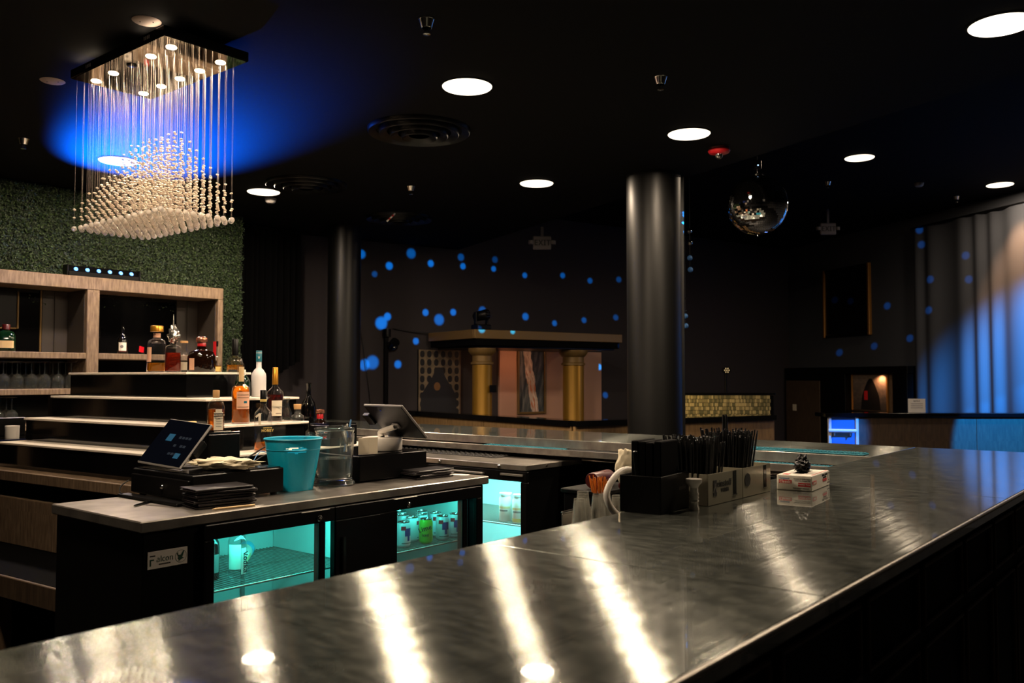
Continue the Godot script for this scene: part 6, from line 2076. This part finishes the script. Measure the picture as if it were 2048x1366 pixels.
func build_far_right() -> void:
	# picture with a gold frame high on the right hand wall
	var pf := thing("framed_picture", "dark picture in a narrow gold frame high on the right hand wall", "picture", w2(0.035, 2.58, 0.001), W2T)
	part(pf, "canvas", box_mesh(Vector3(1.02, 0.94, 0.02), 0.0), M.black_satin, Vector3(0, 0, 0.012))
	for e in [[-0.53, 0.0, 0.045, 1.04], [0.53, 0.0, 0.045, 1.04]]:
		part(pf, "frame", box_mesh(Vector3(e[2], e[3], 0.05), 0.008), M.gold_frame, Vector3(e[0], e[1], 0.0255))
	for y in [-0.495, 0.495]:
		part(pf, "frame", box_mesh(Vector3(1.0, 0.045, 0.04), 0.008), M.black_satin, Vector3(0, y, 0.0205))
	# dark alcove unit with a hooded picture inside
	var al := thing("alcove_unit", "dark wall unit with an opening that shows a picture and a timber panel", "cabinet", w2(0.0, 0, 0.001), W2T)
	part(al, "header", box_mesh(Vector3(2.90, 0.10, 0.14), 0.004), M.black_satin, Vector3(-0.06, 1.558, 0.07))
	part(al, "side", box_mesh(Vector3(1.58, 1.507, 0.14), 0.004), M.black_satin, Vector3(-0.722, 0.754, 0.07))
	part(al, "side", box_mesh(Vector3(0.29, 1.507, 0.14), 0.004), M.black_satin, Vector3(1.235, 0.754, 0.07))
	part(al, "plinth", box_mesh(Vector3(1.018, 0.98, 0.14), 0.004), M.black_satin, Vector3(0.579, 0.49, 0.07))
	part(al, "back_panel", box_mesh(Vector3(1.018, 0.527, 0.02), 0.0), M.wood, Vector3(0.579, 1.244, 0.011))
	part(al, "door_leaf", box_mesh(Vector3(0.92, 1.40, 0.012), 0.002), M.wood_dark, Vector3(-1.0, 0.705, 0.147))
	part(al, "switch_plate", box_mesh(Vector3(0.10, 0.10, 0.006), 0.002), M.cream_card, Vector3(-1.215, 0.974, 0.157))
	var hp := thing("alcove_picture", "picture of a dark arched shape with a red patch inside the wall unit", "painting", w2(-0.48, 1.244, 0.023), W2T)
	part(hp, "canvas", picture_quad(0.74, 0.50), arch_picture(), Vector3(0, 0, 0.0125))
	part(hp, "stretcher", box_mesh(Vector3(0.74, 0.50, 0.01), 0.0), M.black_matte, Vector3(0, 0, 0.006))
	for x in [-0.385, 0.385]:
		part(hp, "frame", box_mesh(Vector3(0.03, 0.525, 0.03), 0.005), M.gold_frame, Vector3(x, 0, 0.0155))
	spot("alcove_lamp", w2(-0.75, 1.49, 0.10), w2(-0.75, 1.0, 0.06), 75.0, 0.6, Color(1.0, 0.72, 0.5), 0.22)
	# low bar wall with a gate
	var lw := thing("low_counter", "long low timber counter with a black ledge, lit blue at its right end", "counter", Vector3(9.563, 0, -3.412), -0.885)
	part(lw, "ledge", box_mesh(Vector3(2.40, 0.045, 0.34), 0.006), M.black_gloss, Vector3(1.17, 1.0485, -0.10))
	for i in 3:
		part(lw, "front_panel", box_mesh(Vector3(0.636, 0.96, 0.03), 0.002), M.wood_dark, Vector3(0.335 + 0.32 + i * 0.64, 0.545, 0.02))
	part(lw, "core", box_mesh(Vector3(2.3, 1.02, 0.2), 0.004), M.black_matte, Vector3(1.16, 0.5155, -0.10))
	part(lw, "gate_panel", box_mesh(Vector3(0.27, 0.96, 0.02), 0.002), M.blue_paint, Vector3(0.175, 0.545, 0.0105))
	for x in [0.028, 0.322]:
		part(lw, "gate_post", box_mesh(Vector3(0.03, 0.96, 0.04), 0.003), M.white_plastic, Vector3(x, 0.545, 0.022))
	var gb := st_new()
	add_rod(gb, Vector3(-0.01, 0.885, 0.085), Vector3(0.29, 0.88, 0.085), 0.02, 14)
	part(lw, "gate_bar", gb.commit(), M.white_plastic)
	for x in [0.06, 0.23]:
		part(lw, "bar_bracket", box_mesh(Vector3(0.012, 0.05, 0.06), 0.002), M.steel_matte, Vector3(x, 0.85, 0.055))
	var pa := thing("notice_sheet", "blue-lit sheet of paper standing on the ledge of the low counter", "paper", w2(-2.18, 1.085, 0.60), -0.885)
	part(pa, "sheet", box_mesh(Vector3(0.19, 0.15, 0.004), 0.0), M.white_paper, Vector3(0, 0.076, 0))
	pa.position = Vector3(10.29, 1.0712, -2.675)
	words(pa, "NOTICE", 0.014, M.ink, Vector3(0, 0.125, 0.0022), Basis.IDENTITY, true)
	for k in 3:
		part(pa, "text_line", box_mesh(Vector3(0.13, 0.005, 0.001), 0.0), M.ink_grey, Vector3(0, 0.095 - k * 0.022, 0.0022))
	spot("gate_wash", Vector3(8.3, 2.9, -0.6), Vector3(9.66, 0.75, -3.28), 4.5, 0.5, Color(0.0, 0.5, 1.0), 45.0, 0.04)
	# long drape on the right hand wall, washed blue
	var cu := thing("stage_drape", "tall pale drape with soft vertical folds washed in blue light at the far right", "curtain", w2(0, 0, 0.012), W2T)
	var cs := st_new()
	var cn := 150
	var fold := func(t: float) -> float: return 0.035 + 0.016 * sin(t * 61.0 + 2.0 * sin(t * 17.0)) + 0.012 * sin(t * 23.0 + 1.3)
	for i in cn:
		var a := float(i) / cn
		var b := float(i + 1) / cn
		var p0 := Vector3(lerpf(1.45, 4.6, a), 0.02, fold.call(a))
		var p1 := Vector3(lerpf(1.45, 4.6, b), 0.02, fold.call(b))
		var hgt := Vector3(0, 3.4, 0)
		quad(cs, p0, p1, p1 + hgt, p0 + hgt, Vector3.BACK)
		quad(cs, p0 - Vector3(0, 0, 0.004), p1 - Vector3(0, 0, 0.004), p1 + hgt - Vector3(0, 0, 0.004), p0 + hgt - Vector3(0, 0, 0.004), Vector3.FORWARD)
	part(cu, "cloth", done(cs), M.wall_blue)
	var cr := st_new()
	add_rod(cr, Vector3(1.4, 3.43, 0.04), Vector3(4.65, 3.43, 0.04), 0.015, 10)
	part(cu, "rail", cr.commit(), M.black_satin)
	# exit signs
	var ex := thing("exit_sign", "unlit exit sign hanging from the raised ceiling left of the gold frame", "sign", Vector3(11.04, 3.40, -3.88), -0.9, "unlit exit signs")
	part(ex, "case", box_mesh(Vector3(0.20, 0.15, 0.03), 0.01), mat("dim_case", c8(84, 78, 80), 0.6), Vector3(0, -0.075, 0))
	words(ex, "EXIT", 0.062, M.ink, Vector3(0, -0.075, 0.0155), Basis.IDENTITY, true)
	part(ex, "stem", box_mesh(Vector3(0.03, 0.18, 0.02), 0.003), M.dim_case, Vector3(0, 0.0905, 0))
	for s in [-1, 1]:
		part(ex, "lamp_head", lathe([[0.0, -0.02], [0.03, -0.02], [0.03, 0.02], [0.0, 0.02]], 12), M.dim_case, Vector3(s * 0.12, -0.07, 0.0))
	copy(ex, Vector3(7.55, 2.99, -5.75), -0.8, "unlit exit sign hanging before the dark wall, left of the thick column").get_node("stem").position.y = 0.01
	# strings of small mirror balls
	for k in 2:
		var s := thing("ball_string", ["string of small dark hanging balls beside the thick column, upper one", "string of small blue hanging balls beside the thick column, lower one"][k], "ornament", [Vector3(8.13, 3.585, -4.28), Vector3(8.10, 3.585, -4.32)][k], 0.0, "strings of small hanging balls")
		var top: float = [0.0, 0.0][k]
		var low: float = [1.05, 1.62][k]
		var st := st_new()
		add_rod(st, Vector3(0, top, 0), Vector3(0, -low, 0), 0.002, 5)
		part(s, "cord", st.commit(), M.ink)
		var ys: Array = [[0.62, 0.74, 0.90, 1.02], [1.32, 1.44, 1.50, 1.60]][k]
		for i in ys.size():
			var r: float = 0.028 if k == 0 or i > 1 else 0.008
			part(s, "ball", lathe([[0.0, -r], [r * 0.5, -r * 0.866], [r * 0.866, -r * 0.5], [r, 0.0], [r * 0.866, r * 0.5], [r * 0.5, r * 0.866], [0.0, r]], 14), M.mirror if i < 2 else M.blue_paint, Vector3(0.01 * (i % 2), -ys[i], 0))
	# far stage lamp with a ring of small bulbs
	var sn := thing("par_lamp", "small stage lamp with a ring of pale bulbs glowing in the dark", "stage light", Vector3(10.2, 1.545, -4.88), -0.9)
	part(sn, "body", lathe([[0.0, -0.06], [0.04, -0.06], [0.05, 0.04], [0.0, 0.04]], 20), M.black_satin).rotation.x = PI / 2
	for k in 7:
		var a := TAU * k / 6
		var rr := 0.026 if k < 6 else 0.0
		part(sn, "bulb", lathe([[0.0, 0.0], [0.008, 0.0], [0.006, 0.004], [0.0, 0.006]], 8), M.par_led, Vector3(cos(a) * rr, sin(a) * rr, 0.042)).rotation.x = PI / 2
	var pole := st_new()
	add_rod(pole, Vector3(0, -1.545, -0.02), Vector3(0, -0.045, -0.02), 0.015, 8)
	part(sn, "stand", pole.commit(), M.black_satin)


func arch_picture() -> StandardMaterial3D:
	var nz := FastNoiseLite.new()
	nz.seed = 25
	nz.frequency = 1.0
	return picture("arch_picture", 120, 100, func(u: float, v: float) -> Color:
		var sky := c8(150, 128, 112).lerp(c8(70, 66, 66), clampf(v * 1.1 + 0.3 * nz.get_noise_2d(u * 7, v * 7), 0, 1))
		var cx := 0.52
		var half := 0.19 + 0.10 * v
		var top := 0.10 + pow(absf(u - cx) / half, 2.0) * 0.5
		if absf(u - cx) < half and v > top:
			if u > 0.33 and u < 0.44 and v > 0.45 and v < 0.72:
				return c8(170, 24, 36)
			return c8(16, 15, 17)
		return sky)
